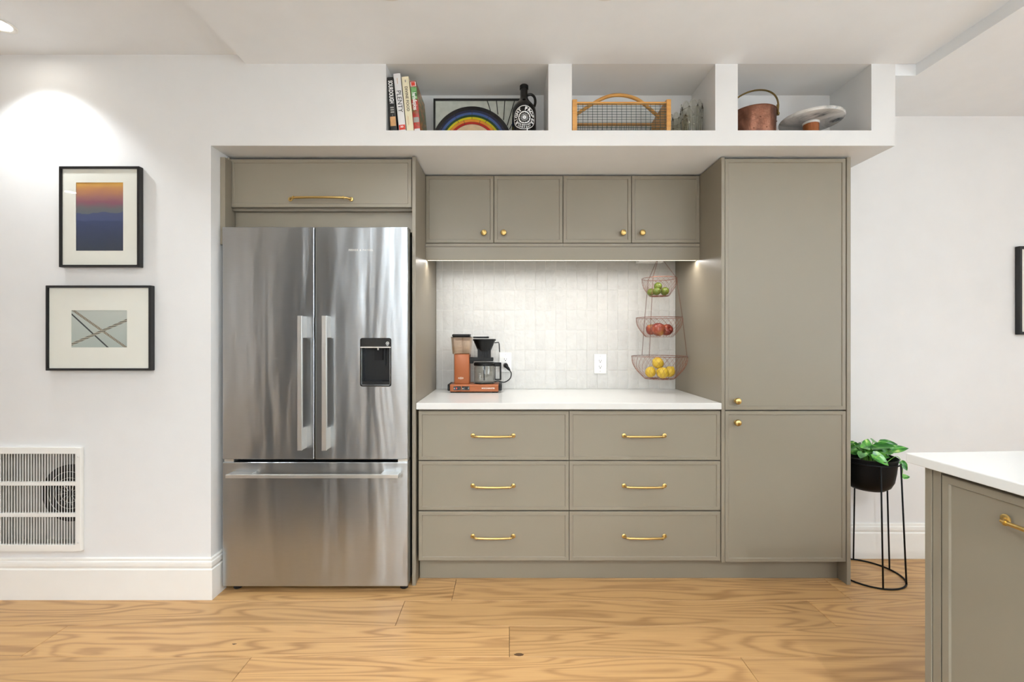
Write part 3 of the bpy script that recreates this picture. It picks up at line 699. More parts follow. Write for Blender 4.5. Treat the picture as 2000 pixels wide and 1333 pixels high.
# ------------------------------------------------------------------ wall cabinets, valance, strip light
UF = 2.545; UB = 1.7516
ux = [PX(p, UF) for p in (831, 964.5, 1099.5, 1233.5, 1367)]
for i, lab in ((0, 'taupe two-door wall cabinet with brass knobs beside the fridge end panel'), (2, 'taupe two-door wall cabinet with brass knobs beside the pantry')):
    t = thing('wall_cabinet', ((ux[i]+ux[i+2])/2, 2.75, UB), lab, 'cabinet', 'wall cabinets over the worktop')
    bm = BM(); box(bm, ux[i]+0.0005, ux[i+2]-0.0005, UF+0.0215, 2.912, UB, 2.152); obj('body', bm, 'cabin', t)
    bm = BM(); box(bm, ux[i]+0.0005, ux[i+2]-0.0005, UF+0.002, UF+0.022, UB+0.001, PZ(475.8, UF)); obj('bottom_rail', bm, 'cab', t)
    for k in (0, 1):
        bm = BM(); shaker(bm, ux[i+k]+0.0015, ux[i+k+1]-0.0015, PZ(474.6, UF), PZ(343.5, UF), UF); d = obj('door', bm, 'cab', t)
        bm = BM(); knob_bm(bm, PX((945.5, 983.5, 1216, 1253.5)[i+k], UF), PZ(456, UF), UF); obj('knob', bm, 'brass', d, smooth=True, label='round brass knob')
bm = BM(); box(bm, ux[0]+0.0005, ux[4]-0.0005, UF+0.001, UF+0.019, PZ(508, UF), UB-0.001, 0.0008)
obj('valance', bm, 'cab', base=(0.3, UF+0.01, PZ(508, UF)), label='taupe light valance hanging under the wall cabinets', cat='valance')
st = thing('strip_light', (0.3, UF+0.04, 1.75), 'slim lit strip light behind the valance', 'strip light')
bm = BM(); box(bm, PR+0.002, PL2-0.002, UF+0.026, UF+0.052, 1.6845, 1.7505, 0.002); obj('housing', bm, 'whiteplastic', st)
bm = BM(); box(bm, PR+0.003, PL2-0.003, UF+0.029, UF+0.049, 1.6815, 1.6845); obj('diffuser', bm, 'led', st)
a = area('strip_light_beam', (0, 0, 0), (0, 0, 0), PL2-PR-0.012, 0.02, 7.6, (1.0, 0.97, 0.93)); a.parent = st; a.location = (0, 0, -0.0705)
bm = BM(); box(bm, 0.80, 0.96, 2.80, 2.87, 1.710, UB-0.0005, 0.003, 2)
obj('driver_box', bm, 'whiteplastic', base=(0.88, 2.83, 1.710), label='small white plastic box under the cabinet above the fruit baskets', cat='box')

# ------------------------------------------------------------------ backsplash: wall with single tiles
TY = 2.915
bm = BM(); box(bm, PR+0.001, PL2-0.001, TY-0.0003, BACK-0.001, 0.9145, UB-0.0005)
bs = obj('wall_backsplash', bm, 'grout', kind='structure', label='backsplash of glossy handmade white tiles', cat='backsplash')
ORG[bs.name] = Vector((0, 0, 0))
TW, TH = 0.0659, 0.128
def tile_mesh(w, h, seed):
    r = random.Random(seed); nx, nz = 4, 6; bmv = BM(); g = 0.0010; grid = []
    for i in range(nx+1):
        col = []
        for j in range(nz+1):
            x = -w/2+g+(w-2*g)*i/nx; z = -h/2+g+(h-2*g)*j/nz
            edge = i in (0, nx) or j in (0, nz)
            yy = -0.0037+(0.0010 if edge else r.uniform(-0.0003, 0.0003))
            if edge: x += r.uniform(-0.0004, 0.0004); z += r.uniform(-0.0004, 0.0004)
            col.append(bmv.verts.new((x, yy, z)))
        grid.append(col)
    for i in range(nx):
        for j in range(nz): bmv.faces.new((grid[i][j], grid[i+1][j], grid[i+1][j+1], grid[i][j+1]))
    rim = [grid[i][0] for i in range(nx+1)]+[grid[nx][j] for j in range(1, nz+1)]+[grid[i][nz] for i in range(nx-1, -1, -1)]+[grid[0][j] for j in range(nz-1, 0, -1)]
    low = [bmv.verts.new((v.co.x, 0.003, v.co.z)) for v in rim]
    for k in range(len(rim)): bmv.faces.new((rim[k], low[k], low[(k+1) % len(rim)], rim[(k+1) % len(rim)]))
    bmesh.ops.recalc_face_normals(bmv, faces=bmv.faces)
    me = bpy.data.meshes.new('tile'); bmv.to_mesh(me); bmv.free(); me.materials.append(M['tile'])
    me.polygons.foreach_set('use_smooth', [True]*len(me.polygons)); me.set_sharp_from_angle(angle=0.6); return me
cache = {}
xe = [PR+0.001]; x = PX(864.6, TY)
while x < PL2-0.012: xe.append(x); x += TW
xe.append(PL2-0.001)
ze = [0.9145]+[PZ(528, TY)-TH*k for k in (5, 4, 3, 2, 1, 0)]+[UB-0.0005]
rng = random.Random(11)
for a0, a1 in zip(xe, xe[1:]):
    for b0, b1 in zip(ze, ze[1:]):
        key = (round(a1-a0, 3), round(b1-b0, 3), rng.randrange(6))
        if key not in cache: cache[key] = tile_mesh(a1-a0, b1-b0, hash(key) % 1000)
        o = bpy.data.objects.new('tile', cache[key]); COL.objects.link(o); o.parent = bs
        o.location = ((a0+a1)/2, TY+rng.uniform(-0.0006, 0.0006), (b0+b1)/2)
        o.rotation_euler = (rng.uniform(-0.006, 0.006), 0, rng.uniform(-0.008, 0.008))

# ------------------------------------------------------------------ outlets
def outlet(px0, px1, py0, py1, label):
    y = TY-0.0065; x0, x1, z0, z1 = PX(px0, y), PX(px1, y), PZ(py1, y), PZ(py0, y); cx = (x0+x1)/2; cz = (z0+z1)/2
    t = thing('wall_outlet', (cx, y, cz), label, 'outlet', 'white outlets on the tiles')
    bm = BM(); box(bm, x0, x1, y-0.005, y+0.0035, z0, z1, 0.002, 2); obj('cover_plate', bm, 'whiteplastic', t)
    bm = BM(); prism_y(bm, rrect(cx-0.017, cx+0.017, cz-0.034, cz+0.034, 0.003), y-0.0065, y-0.004); obj('receptacle', bm, 'whiteplastic', t)
    for s in (-1, 1):
        c = cz+s*0.0185; bm = BM(); yq = y-0.0068
        for dx, w, h in ((-0.0065, 0.0024, 0.0095), (0.0065, 0.0024, 0.008)): box(bm, cx+dx-w/2, cx+dx+w/2, yq, yq+0.001, c+0.002-h/2, c+0.002+h/2)
        lathe(bm, [(0, 0.0), (0.0032, 0.0)], (cx, yq, c-0.0075), 10, '-y'); obj('socket_slots', bm, 'blackprint', t)
    for s in (-1, 1):
        bm = BM(); lathe(bm, [(0, 0.002), (0.0025, 0.0015), (0.003, 0)], (cx, y-0.005, cz+s*0.048), 10, '-y'); obj('screw', bm, 'screw', t)
    return cx, y, cz
outlet(1160, 1184, 692, 730, 'white wall outlet with nothing plugged in on the tiles')
ox, oy, oz = outlet(975.5, 999, 689, 727, 'white wall outlet behind the coffee maker with a black plug in it')

# ------------------------------------------------------------------ coffee maker
CD = 2.70
cm = thing('coffee_maker', (PX(927, CD), 2.78, 0.914), 'burnt orange drip coffee maker with black filter basket and glass carafe', 'coffee maker')
c0, c1 = PX(879, CD), PX(973.5, CD)
bm = BM(); prism = [(CD, 0.922), (CD-0.001, 0.958), (CD+0.004, 0.9635), (CD+0.156, 0.9635), (CD+0.16, 0.958), (CD+0.16, 0.922)]
A = [bm.verts.new((c0, y, z)) for y, z in prism]; B = [bm.verts.new((c1, y, z)) for y, z in prism]
bm.faces.new(A); bm.faces.new(B)
for k in range(6): bm.faces.new((A[k], A[(k+1) % 6], B[(k+1) % 6], B[k]))
obj('base', bm, 'orange', cm)
for xa, xb in ((PX(873.5, CD), c0), (c1, PX(980, CD))):
    bm = BM(); box(bm, xa, xb, CD+0.006, CD+0.154, 0.926, 0.9645, 0.005, 2); obj('end_cap', bm, 'black', cm)
for xa in (c0+0.001, c1-0.036):
    for ya in (CD+0.008, CD+0.125): bm = BM(); box(bm, xa, xa+0.034, ya, ya+0.025, 0.9142, 0.9225, 0.002); obj('foot', bm, 'black', cm)
for i, (s0, s1) in enumerate(((885.7, 900.4), (902.2, 916.8))):
    bm = BM(); box(bm, PX(s0, CD), PX(s1, CD), CD-0.003, CD+0.002, PZ(762.6, CD), PZ(755.2, CD), 0.001); sw = obj('switch', bm, 'gloss_black', cm)
    bm = BM(); xm = PX(s0+4.5+i*1.5, CD); box(bm, xm, xm+0.018, CD-0.0055, CD-0.002, PZ(761, CD), PZ(757, CD), 0.001); obj('rocker', bm, 'black', sw)
    bm = BM(); lathe(bm, [(0.0018, 0), (0.0030, 0)], (PX(s0+1.9, CD), CD-0.0032, PZ(759.3, CD)), 14, '-y')
    obj('icon', bm, 'whiteprint', sw)
    if i: bm = BM(); lathe(bm, [(0.0018, 0), (0.0030, 0)], (PX(s1-1.9, CD), CD-0.0032, PZ(759.3, CD)), 14, '-y'); obj('icon', bm, 'whiteprint', sw)
    if not i: bm = BM(); quad(bm, (xm+0.002, CD-0.0057, PZ(760.6, CD)), (xm+0.008, CD-0.0057, PZ(760.6, CD)), (xm+0.008, CD-0.0057, PZ(757.4, CD)), (xm+0.002, CD-0.0057, PZ(757.4, CD))); obj('red_mark', bm, 'redprint', sw)
text('lettering', 'MOCCAMASTER', 0.0105, 'silver', cm, lambda u, v: (PX(953.5, CD)+u, CD-0.0022, PZ(759, CD)+v), 0.0004, 0.98, 1.05)
TD = 2.722
bm = BM(); box(bm, PX(887, TD), PX(916.5, TD), TD, TD+0.11, 0.962, PZ(691.5, TD), 0.005, 3); obj('tower', bm, 'orange', cm, smooth=True)
bm = BM(); ex, ez = PX(900, TD), PZ(739, TD)
ring_y(bm, rrect(ex-0.0155, ex+0.0155, ez-0.004, ez+0.004, 0.0035), rrect(ex-0.0140, ex+0.0140, ez-0.0026, ez+0.0026, 0.0024), TD-0.0008, TD-0.0002)
for k in (-1, 0, 1): ring_y(bm, rrect(ex+k*0.008-0.0046, ex+k*0.008+0.0046, ez-0.0062+abs(k)*0.001, ez+0.0062-abs(k)*0.001, 0.003), rrect(ex+k*0.008-0.0034, ex+k*0.008+0.0034, ez-0.005, ez+0.005, 0.002), TD-0.0008, TD-0.0002)
obj('emblem', bm, 'silver', cm)
# reservoir: open tapered smoky tank, with a lid
bm = BM(); zr0, zr1 = PZ(692, TD), PZ(659.5, TD)
def taper(x0, x1, y0, y1, z): return [(x0, y0, z), (x1, y0, z), (x1, y1, z), (x0, y1, z)]
R1 = taper(PX(884, TD), PX(917, TD), TD-0.004, TD+0.112, zr0); R2 = taper(PX(881.3, TD), PX(920, TD), TD-0.012, TD+0.12, zr1)
i1 = taper(PX(884, TD)+0.003, PX(917, TD)-0.003, TD-0.001, TD+0.109, zr0+0.003); i2 = taper(PX(881.3, TD)+0.003, PX(920, TD)-0.003, TD-0.009, TD+0.117, zr1)
rr = [[bm.verts.new(p) for p in q] for q in (R1, R2, i2, i1)]
for P_, Q_ in zip(rr, rr[1:]):
    for k in range(4): bm.faces.new((P_[k], P_[(k+1) % 4], Q_[(k+1) % 4], Q_[k]))
bm.faces.new(rr[0]); bm.faces.new(rr[-1]); tank = obj('water_tank', bm, 'smoke', cm, label='transparent smoky water tank')
bm = BM(); box(bm, PX(881, TD), PX(920.3, TD), TD-0.013, TD+0.121, zr1, zr1+0.003, 0.001); box(bm, PX(883, TD), PX(917.3, TD), TD-0.006, TD+0.116, zr1+0.003, PZ(653, TD), 0.006, 3); obj('lid', bm, 'black', tank, smooth=True)
bm = BM()
for k in range(5):
    z = PZ(664+k*5.3, TD)
    for dx, w in ((894.5, 1.6), (898.5, 2.0), (902, 0.9)): y_ = TD-0.0125+(zr1-z)*0.08; quad(bm, (PX(dx, TD), y_, z), (PX(dx+w, TD), y_, z), (PX(dx+w, TD), y_, z+0.0012), (PX(dx, TD), y_, z+0.0012))
obj('level_marks', bm, 'blackprint', tank)
bm = BM(); tube(bm, [(PX(903.5, TD), TD+0.03, zr0+0.004), (PX(903.5, TD), TD+0.03, zr1)], 0.004, 10); obj('riser_tube', bm, 'thinglass', cm, smooth=True)
KD = 2.78; kx = PX(946, KD)
def KZ(p): return PZ(p, KD)
bm = BM(); box(bm, PX(917, KD), PX(956, KD), KD-0.006, KD+0.006, KZ(657.5), KZ(656.2), 0.0005); obj('outlet_arm', bm, 'steel_plain', cm)
bm = BM(); box(bm, PX(924.5, KD), PX(955, KD), KD-0.022, KD+0.022, KZ(661.2), KZ(657.8), 0.002); tube(bm, [(PX(952, KD), KD, KZ(658)), (PX(952, KD), KD, KZ(656))], 0.003, 8); obj('spray_arm_cover', bm, 'black', cm)
bm = BM(); r1 = (968.3-924)/2*KD/F
lathe(bm, [(r1, 0), (r1+0.001, 0.002), (r1+0.001, 0.009), (r1-0.002, 0.011), (r1-0.005, 0.011), (r1-0.007, 0.0), (0.026, -0.078), (0, -0.079), (0, -0.082), (0.030, -0.082), (0.033, -0.078), (r1-0.004, -0.002)], (kx, KD, KZ(666)), 36, close=False)
fb = obj('filter_basket', bm, 'black', cm, smooth=True)
bm = BM(); hx = PX(968, KD); tube(bm, [(hx-0.006, KD, KZ(670)), (hx+0.018, KD, KZ(669)), (hx+0.0215, KD, KZ(672)), (hx+0.0245, KD, KZ(688))], 0.0032, 8); obj('basket_handle', bm, 'black', fb, smooth=True)
bm = BM(); z0, z1 = KZ(699), KZ(684)
for k in range(9):
    u = -0.036+0.072*k/8; box(bm, kx+u-0.0035, kx+u+0.0035, KD-0.040+abs(u)*0.2, KD+0.036-abs(u)*0.2, z0, z1+abs(u)*0.25, 0.001)
box(bm, kx-0.036, kx+0.036, KD-0.034, KD+0.034, z0, z1-0.002); obj('basket_collar', bm, 'black', cm)
bm = BM(); box(bm, PX(914, KD), kx+0.055, KD-0.035, KD+0.035, KZ(705.5), KZ(698.5), 0.004, 2); box(bm, PX(913, KD), PX(925, KD), KD-0.03, KD+0.03, KZ(710), KZ(698), 0.003); obj('bracket', bm, 'black', cm)
ca = thing('glass_carafe', (kx, KD, 0.966), 'clear glass coffee carafe with black lid standing on the coffee maker hot plate', 'carafe')
kr = (967-927)/2*KD/F
bm = BM(); lathe(bm, [(0, 0.9635), (kr+0.003, 0.9635), (kr+0.004, 0.9655), (kr, 0.9675), (0, 0.9675)], (kx, KD, 0), 32); obj('hot_plate', bm, 'gloss_black', cm, smooth=True)
zb, zt = 0.9682, KZ(713.5)
bm = BM(); lathe(bm, [(0, zb), (kr-0.008, zb), (kr-0.002, zb+0.004), (kr, zb+0.012), (kr-0.0005, zt-0.02), (kr-0.004, zt-0.006), (kr-0.004, zt), (kr-0.0058, zt), (kr-0.0058, zt-0.007), (kr-0.0024, zt-0.021), (kr-0.002, zb+0.013), (kr-0.004, zb+0.006), (kr-0.009, zb+0.002), (0, zb+0.002)], (kx, KD, 0), 40); obj('jug', bm, 'thinglass', ca, smooth=True, label='clear glass jug')
bm = BM(); lathe(bm, [(0, zt-0.003), (kr-0.001, zt-0.003), (kr+0.002, zt), (kr+0.002, zt+0.012), (kr-0.004, zt+0.017), (0, zt+0.018)], (kx, KD, 0), 36); lid = obj('lid', bm, 'black', ca, smooth=True)
bm = BM(); tube(bm, [(kx-0.001, KD, zt-0.003), (kx-0.002, KD, zb+0.012)], [0.007, 0.0045], 10); obj('mixing_tube', bm, 'black', ca, smooth=True)
bm = BM(); hx0 = kx+kr; box(bm, hx0-0.006, PX(979, KD), KD-0.009, KD+0.009, zt-0.008, zt+0.016, 0.003, 2); box(bm, PX(976, KD), PX(979.3, KD), KD-0.009, KD+0.009, KZ(742.5), zt+0.012, 0.002)
box(bm, hx0+0.002, PX(979, KD), KD-0.008, KD+0.008, KZ(743), KZ(740.5), 0.001); box(bm, hx0+0.001, hx0+0.0055, KD-0.008, KD+0.008, KZ(743), zt, 0.001); obj('handle', bm, 'black', ca)
bm = BM(); yj = KD-kr-0.0006
for q in range(4):
    z = zb+0.028+q*0.010; w = 0.011 if q % 2 else 0.016; quad(bm, (kx-0.030, yj+0.006, z), (kx-0.030+w, yj+0.0025, z), (kx-0.030+w, yj+0.0025, z+0.0011), (kx-0.030, yj+0.006, z+0.0011))
obj('measure_marks', bm, 'whiteprint', ca)
# cord and plug
bm = BM(); px_, pz_ = ox, oz-0.0185
tube(bm, [(px_, oy-0.006, pz_), (px_+0.001, oy-0.02, pz_), (px_+0.004, oy-0.034, pz_-0.002)], [0.0145, 0.0155, 0.0135], 14)
tube(bm, [(px_+0.002, oy-0.026, pz_-0.002), (px_+0.02, oy-0.030, pz_-0.022), (px_+0.028, oy-0.031, pz_-0.032)], [0.012, 0.0085, 0.005], 12)
obj('plug', bm, 'black', cm, smooth=True)
def bez(p, n=24):
    p = [Vector(q) for q in p]; out = []
    for i in range(len(p)-1):
        a = p[max(i-1, 0)]; b = p[i]; c = p[i+1]; d = p[min(i+2, len(p)-1)]
        for k in range(n//(len(p)-1)+1):
            t_ = k/(n//(len(p)-1)+1)
            out.append(0.5*((2*b)+(-a+c)*t_+(2*a-5*b+4*c-d)*t_*t_+(-a+3*b-3*c+d)*t_**3))
    out.append(p[-1]); return out
yq = oy-0.031
bm = BM(); tube(bm, bez([(px_+0.027, yq, pz_-0.031), (PX(998.5, yq), yq, PZ(730, yq)), (PX(996, yq), yq, PZ(740, yq)), (PX(985, yq), yq, PZ(747, yq)), (PX(970, yq), yq, PZ(745, yq)), (PX(950, yq), 2.862, 0.945), (PX(930, yq), 2.858, 0.945)], 48), 0.0034, 8); obj('power_cord', bm, 'black', cm, smooth=True)

# ------------------------------------------------------------------ hanging fruit baskets
HB = 2.72; bx_ = PX(1287.5, HB); by_ = HB
fb = thing('hanging_basket', (bx_, by_, PZ(741, HB)), 'three-tier copper wire basket hanging by chains under the wall cabinet', 'basket')
tiers = [(544.5, 579, 0.100, 0.055), (621, 658.5, 0.133, 0.078), (696, 740, 0.159, 0.085)]
angs = [math.radians(a) for a in (-8, 112, 232)]
zR = []
for py0, py1, R, rb in tiers:
    z1, z0 = PZ(py0, HB), PZ(py1, HB); zR.append((R, z1, z0, rb))
    bm = BM(); tube(bm, [(bx_+R*math.cos(a), by_+R*math.sin(a), z1) for a in [2*PI*k/48 for k in range(48)]], 0.0014, 6, True)
    n = int(R*210); m = 12
    def pt(u, ang):
        s = u; r = R*(1-s)+rb*s + (R-rb)*0.62*math.sin(PI*s)*0.55; z = z1+(z0-z1)*(s**1.15)
        return (bx_+r*math.cos(ang), by_+r*math.sin(ang), z)
    for k in range(n):
        for sg_ in (-1, 1):
            a = 2*PI*k/n
            tube(bm, [pt(i/m, a+sg_*i/m*2*PI*3.1/n) for i in range(m+1)], 0.00055, 4)
    for q in range(8):                                   # crossing wires of the flat bottom
        a = PI*q/8; tube(bm, [(bx_+rb*math.cos(a), by_+rb*math.sin(a), z0), (bx_-rb*math.cos(a), by_-rb*math.sin(a), z0)], 0.00075, 4)
    for f in (1.0, 0.6): tube(bm, [(bx_+rb*f*math.cos(a), by_+rb*f*math.sin(a), z0) for a in [2*PI*k/28 for k in range(28)]], 0.0008, 5, True)
    obj('wire_bowl', bm, 'copperwire', fb, smooth='all')
ztop = 1.728
M['chain'] = plain('dull_copper_chain', (128, 90, 74), 0.35, 0.9)
def chain(bm, a, b, link=0.0095):
    a = Vector(a); b = Vector(b); L = (b-a).length; n = max(2, int(L/(link*0.72))); d = (b-a)/n; t = d.normalized()
    s = t.orthogonal().normalized(); s2 = t.cross(s)
    for i in range(n):
        c = a+d*(i+0.5); e = s if i % 2 else s2
        pts = [c+t*(link/2*math.cos(q))+e*(link*0.27*math.sin(q)) for q in [2*PI*k/8 for k in range(8)]]
        tube(bm, pts, 0.0007, 4, True)
for a in angs:
    bm = BM(); pts = [(bx_+0.006*math.cos(a), by_+0.006*math.sin(a), ztop)]+[(bx_+R*math.cos(a), by_+R*math.sin(a), z1) for R, z1, z0, rb in zR]
    for p, q in zip(pts, pts[1:]): chain(bm, p, q)
    obj('chain', bm, 'chain', fb, smooth='all')
bm = BM(); tube(bm, [(bx_+0.009*math.cos(q), by_, 1.728+0.009*math.sin(q)) for q in [2*PI*k/16 for k in range(16)]], 0.0013, 6, True)
tube(bm, [(bx_, by_, 1.736), (bx_+0.005, by_, 1.742), (bx_, by_, 1.7515)], 0.0016, 6); obj('hook', bm, 'chain', fb, smooth=True)
def fruit(name, prof, c, R, ax, mat, label, cat, group, seed):
    """lathe along local axis ax; bumps from a seeded wobble"""
    r = random.Random(seed); t = bmesh.new(); lathe(t, prof, (0, 0, 0), 22)
    ph = [r.uniform(0, 6) for _ in range(3)]
    for v in t.verts:
        a = math.atan2(v.co.y, v.co.x); k = 1+0.02*math.sin(2*a+ph[0])+0.015*math.sin(3*a+ph[1]); v.co.x *= k; v.co.y *= k
    m = Matrix.Translation(c) @ Vector((0, 0, 1)).rotation_difference(Vector(ax)).to_matrix().to_4x4() @ Matrix.Scale(R, 4)
    bm = BM(); merge(bm, t, 0, m); return obj(name, bm, mat, base=c, smooth='all', label=label, cat=cat, group=group)
citrus = [(0, -1.12), (0.13, -1.10), (0.24, -1.0), (0.5, -0.86), (0.8, -0.55), (0.96, -0.2), (1.0, 0.1), (0.93, 0.45), (0.7, 0.8), (0.42, 0.98), (0.25, 1.08), (0.16, 1.2), (0, 1.24)]
limep = [(0, -1.05), (0.2, -1.02), (0.5, -0.9), (0.8, -0.6), (0.97, -0.2), (1.0, 0.1), (0.9, 0.5), (0.65, 0.83), (0.35, 0.98), (0.14, 1.06), (0, 1.08)]
applep = [(0, -0.72), (0.14, -0.78), (0.36, -0.9), (0.62, -0.86), (0.86, -0.55), (1.0, -0.05), (1.0, 0.3), (0.86, 0.68), (0.58, 0.88), (0.32, 0.88), (0.14, 0.76), (0.03, 0.62), (0, 0.6)]
def FP(px, py, d): return (PX(px, d), d, PZ(py, d))
for i, (px, py, d, R, ax) in enumerate(((1271.5, 571, 2.715, 0.022, (0.9, 0.2, 0.2)), (1282.5, 569.5, 2.693, 0.0235, (0.5, -0.6, 0.3)), (1298.5, 569.5, 2.705, 0.0245, (0.7, -0.2, 0.6)), (1285, 559.5, 2.705, 0.0235, (0.3, -0.8, -0.3)))):
    fruit('lime', limep, FP(px, py, d), R, ax, 'lime', ('pale green lime', 'yellow-green lime in front', 'dark green lime', 'green lime on top of the others')[i]+' in the uppermost wire basket', 'lime', 'limes in the top basket', i)
for i, (px, py, d, R, ax) in enumerate(((1272.5, 644, 2.745, 0.033, (-0.2, -0.1, 1)), (1286, 644, 2.69, 0.038, (0.2, 0.25, 1)), (1302, 645, 2.725, 0.034, (0.3, -0.9, 0.3)))):
    a = fruit('apple', applep, FP(px, py, d), R, ax, 'apple', ('red apple partly behind the largest apple', 'largest red and yellow apple', 'dark red apple lying on its side')[i]+' in the middle wire basket', 'apple', 'apples in the middle basket', 20+i)
    bm = BM(); A_ = Vector(ax).normalized(); c = Vector(FP(px, py, d)); tube(bm, [c+A_*R*0.6, c+A_*R*0.98], 0.0011, 6); obj('stem', bm, 'soil', a)
for i, (px, py, d, R, ax) in enumerate(((1270.5, 726.5, 2.70, 0.0315, (-0.1, 0.5, -0.9)), (1293.5, 728.5, 2.665, 0.0325, (0.8, -0.35, -0.35)), (1307.5, 727, 2.72, 0.032, (0.5, -0.3, 0.8)), (1285.5, 709.5, 2.695, 0.033, (-0.85, -0.2, 0.5)))):
    fruit('lemon', citrus, FP(px, py, d), R, ax, 'lemon', ('yellow lemon leaning on the wire side', 'yellow lemon with its tip turned down', 'yellow lemon standing upright behind another', 'yellow lemon lying on top of the pile')[i]+' in the lowest basket', 'lemon', 'lemons in the bottom basket', 40+i)

# ------------------------------------------------------------------ framed pictures
def picture(x0, x1, z0, z1, wall, depth, fw, win, art, label, name='framed_picture'):
    yf = wall-depth; t = thing(name, ((x0+x1)/2, wall, z0), label, 'picture')
    bm = BM(); 
    sq = lambda a, b, c, d: [(a, c), (b, c), (b, d), (a, d)]
    ring_y(bm, sq(x0, x1, z0, z1), sq(x0+fw, x1-fw, z0+fw, z1-fw), yf, wall-0.001); bmesh.ops.bevel(bm, geom=list(bm.edges), offset=0.0012, segments=2, affect='EDGES')
    obj('frame', bm, 'frame_black', t, smooth=True)
    ym = yf+0.008; a0, a1, b0, b1 = win
    bm = BM(); ring_y(bm, sq(x0+fw-0.001, x1-fw+0.001, z0+fw-0.001, z1-fw+0.001), sq(a0, a1, b0, b1), ym, ym+0.002); obj('mat', bm, 'mat', t)
    bm = BM(); box(bm, a0-0.004, a1+0.004, ym+0.0025, ym+0.004, b0-0.004, b1+0.004); obj('print', bm, art, t)
    bm = BM(); quad(bm, (x0+fw, yf+0.004, z0+fw), (x1-fw, yf+0.004, z0+fw), (x1-fw, yf+0.004, z1-fw), (x0+fw, yf+0.004, z1-fw)); obj('glazing', bm, 'pane', t)
    return t
P1 = 2.141
picture(PX(114.5, P1), PX(271.5, P1), PZ(522, P1), PZ(324.7, P1), WALL, WALL-P1, 0.011, (PX(148, P1+.008), PX(240.5, P1+.008), PZ(490, P1+.008), PZ(356.5, P1+.008)), 'sunset', 'black framed print of a sunset over blue hills')
picture(PX(88.5, P1), PX(294, P1), PZ(724.5, P1), PZ(557.8, P1), WALL, WALL-P1, 0.011, (PX(139, P1+.008), PX(248, P1+.008), PZ(679, P1+.008), PZ(606.5, P1+.008)), 'ropes', 'black framed print of crossed ropes hung below the sunset picture')
P3 = 2.545
picture(PX(1991.5, P3), PX(2150, P3), PZ(654, P3), PZ(481, P3), RW, RW-P3, 0.016, (PX(2030, P3), PX(2110, P3), PZ(620, P3), PZ(515, P3)), 'greyprint', 'black framed picture on the wall beyond the island')

# ------------------------------------------------------------------ wall heater
hd = 2.160
wh = thing('wall_heater', (-2.23, WALL, PZ(1076, WALL)), 'white wall heater grille with three rows of vertical slats and a fan behind', 'wall heater')
hx0, hx1, hz0, hz1 = -2.452, PX(161.5, hd), PZ(1076, hd), PZ(874, hd)
gx0, gx1 = -2.416, PX(151, hd); rowsz = [(PZ(1063.5, hd), PZ(1009, hd)), (PZ(1002, hd), PZ(948, hd)), (PZ(941, hd), PZ(886, hd))]
bm = BM(); y0, y1 = hd-0.010, WALL-0.0005
box(bm, hx0, gx0, y0, y1, hz0, hz1, 0.002); box(bm, gx1, hx1, y0, y1, hz0, hz1, 0.002)
box(bm, gx0-0.003, gx1+0.003, y0+0.0002, y1, hz0+0.0002, rowsz[0][0]); box(bm, gx0-0.003, gx1+0.003, y0+0.0002, y1, rowsz[2][1], hz1-0.0002)
for (a, b), (c, d) in zip(rowsz, rowsz[1:]): box(bm, gx0-0.003, gx1+0.003, y0+0.001, y1, b, c)
obj('frame', bm, 'trim', wh)
N_ = 28; pitch = (gx1-gx0)/N_; src = None
for r_i, (a, b) in enumerate(rowsz):
    for k in range(N_):
        xc = gx0+pitch*(k+0.5)
        if src is None:
            bm = BM(); t_ = bmesh.new(); box(t_, -0.0012, 0.0012, -0.0045, 0.0045, -(b-a)/2, (b-a)/2)
            merge(bm, t_, 0, Matrix.Rotation(math.radians(43), 4, 'Z')); bmesh.ops.translate(bm, verts=bm.verts, vec=ORG[wh.name])
            src = obj('slat', bm, 'trim', wh); o = src
        else: o = copy_part(src, wh)
        o.location = Vector((xc, hd-0.002, (a+b)/2))-ORG[wh.name]
for sx_, sz_ in ((hx0+0.02, hz0+0.042), (hx1-0.012, hz0+0.042), (hx0+0.02, hz1-0.042), (hx1-0.012, hz1-0.042)):
    bm = BM(); lathe(bm, [(0, 0.0035), (0.0025, 0.003), (0.004, 0)], (sx_, y0, sz_), 12, '-y'); obj('screw', bm, 'screw', wh, smooth=True)
bm = BM(); vx0, vx1, vz0, vz1 = VENT; vy = WALL+0.06
quad(bm, (vx0, vy, vz0), (vx1, vy, vz0), (vx1, vy, vz1), (vx0, vy, vz1))
for xx in (vx0, vx1): quad(bm, (xx, WALL, vz0), (xx, vy, vz0), (xx, vy, vz1), (xx, WALL, vz1))
for z_ in (vz0, vz1): quad(bm, (vx0, WALL, z_), (vx1, WALL, z_), (vx1, vy, z_), (vx0, vy, z_))
obj('housing', bm, 'galv', wh)
fx, fz_ = PX(131, 2.2), PZ(966, 2.2); bm = BM(); fr_ = 0.138
cl = vx1-0.002-fx
ang0 = math.acos(min(1, cl/fr_))
pts = [(fx+fr_*math.cos(a), fz_+fr_*math.sin(a)) for a in [ang0+(2*PI-2*ang0)*k/40 for k in range(41)]]
prism_y(bm, pts, vy-0.012, vy-0.001); fanp = obj('fan_opening', bm, 'fan', wh)
bm = BM()
for rr_ in (0.045, 0.075, 0.105):
    a1 = math.acos(min(1, (cl-0.003)/rr_)) if rr_ > cl-0.003 else 0
    tube(bm, [(fx+rr_*math.cos(a), vy-0.014, fz_+rr_*math.sin(a)) for a in [a1+(2*PI-2*a1)*k/40 for k in range(41)]], 0.0016, 5)
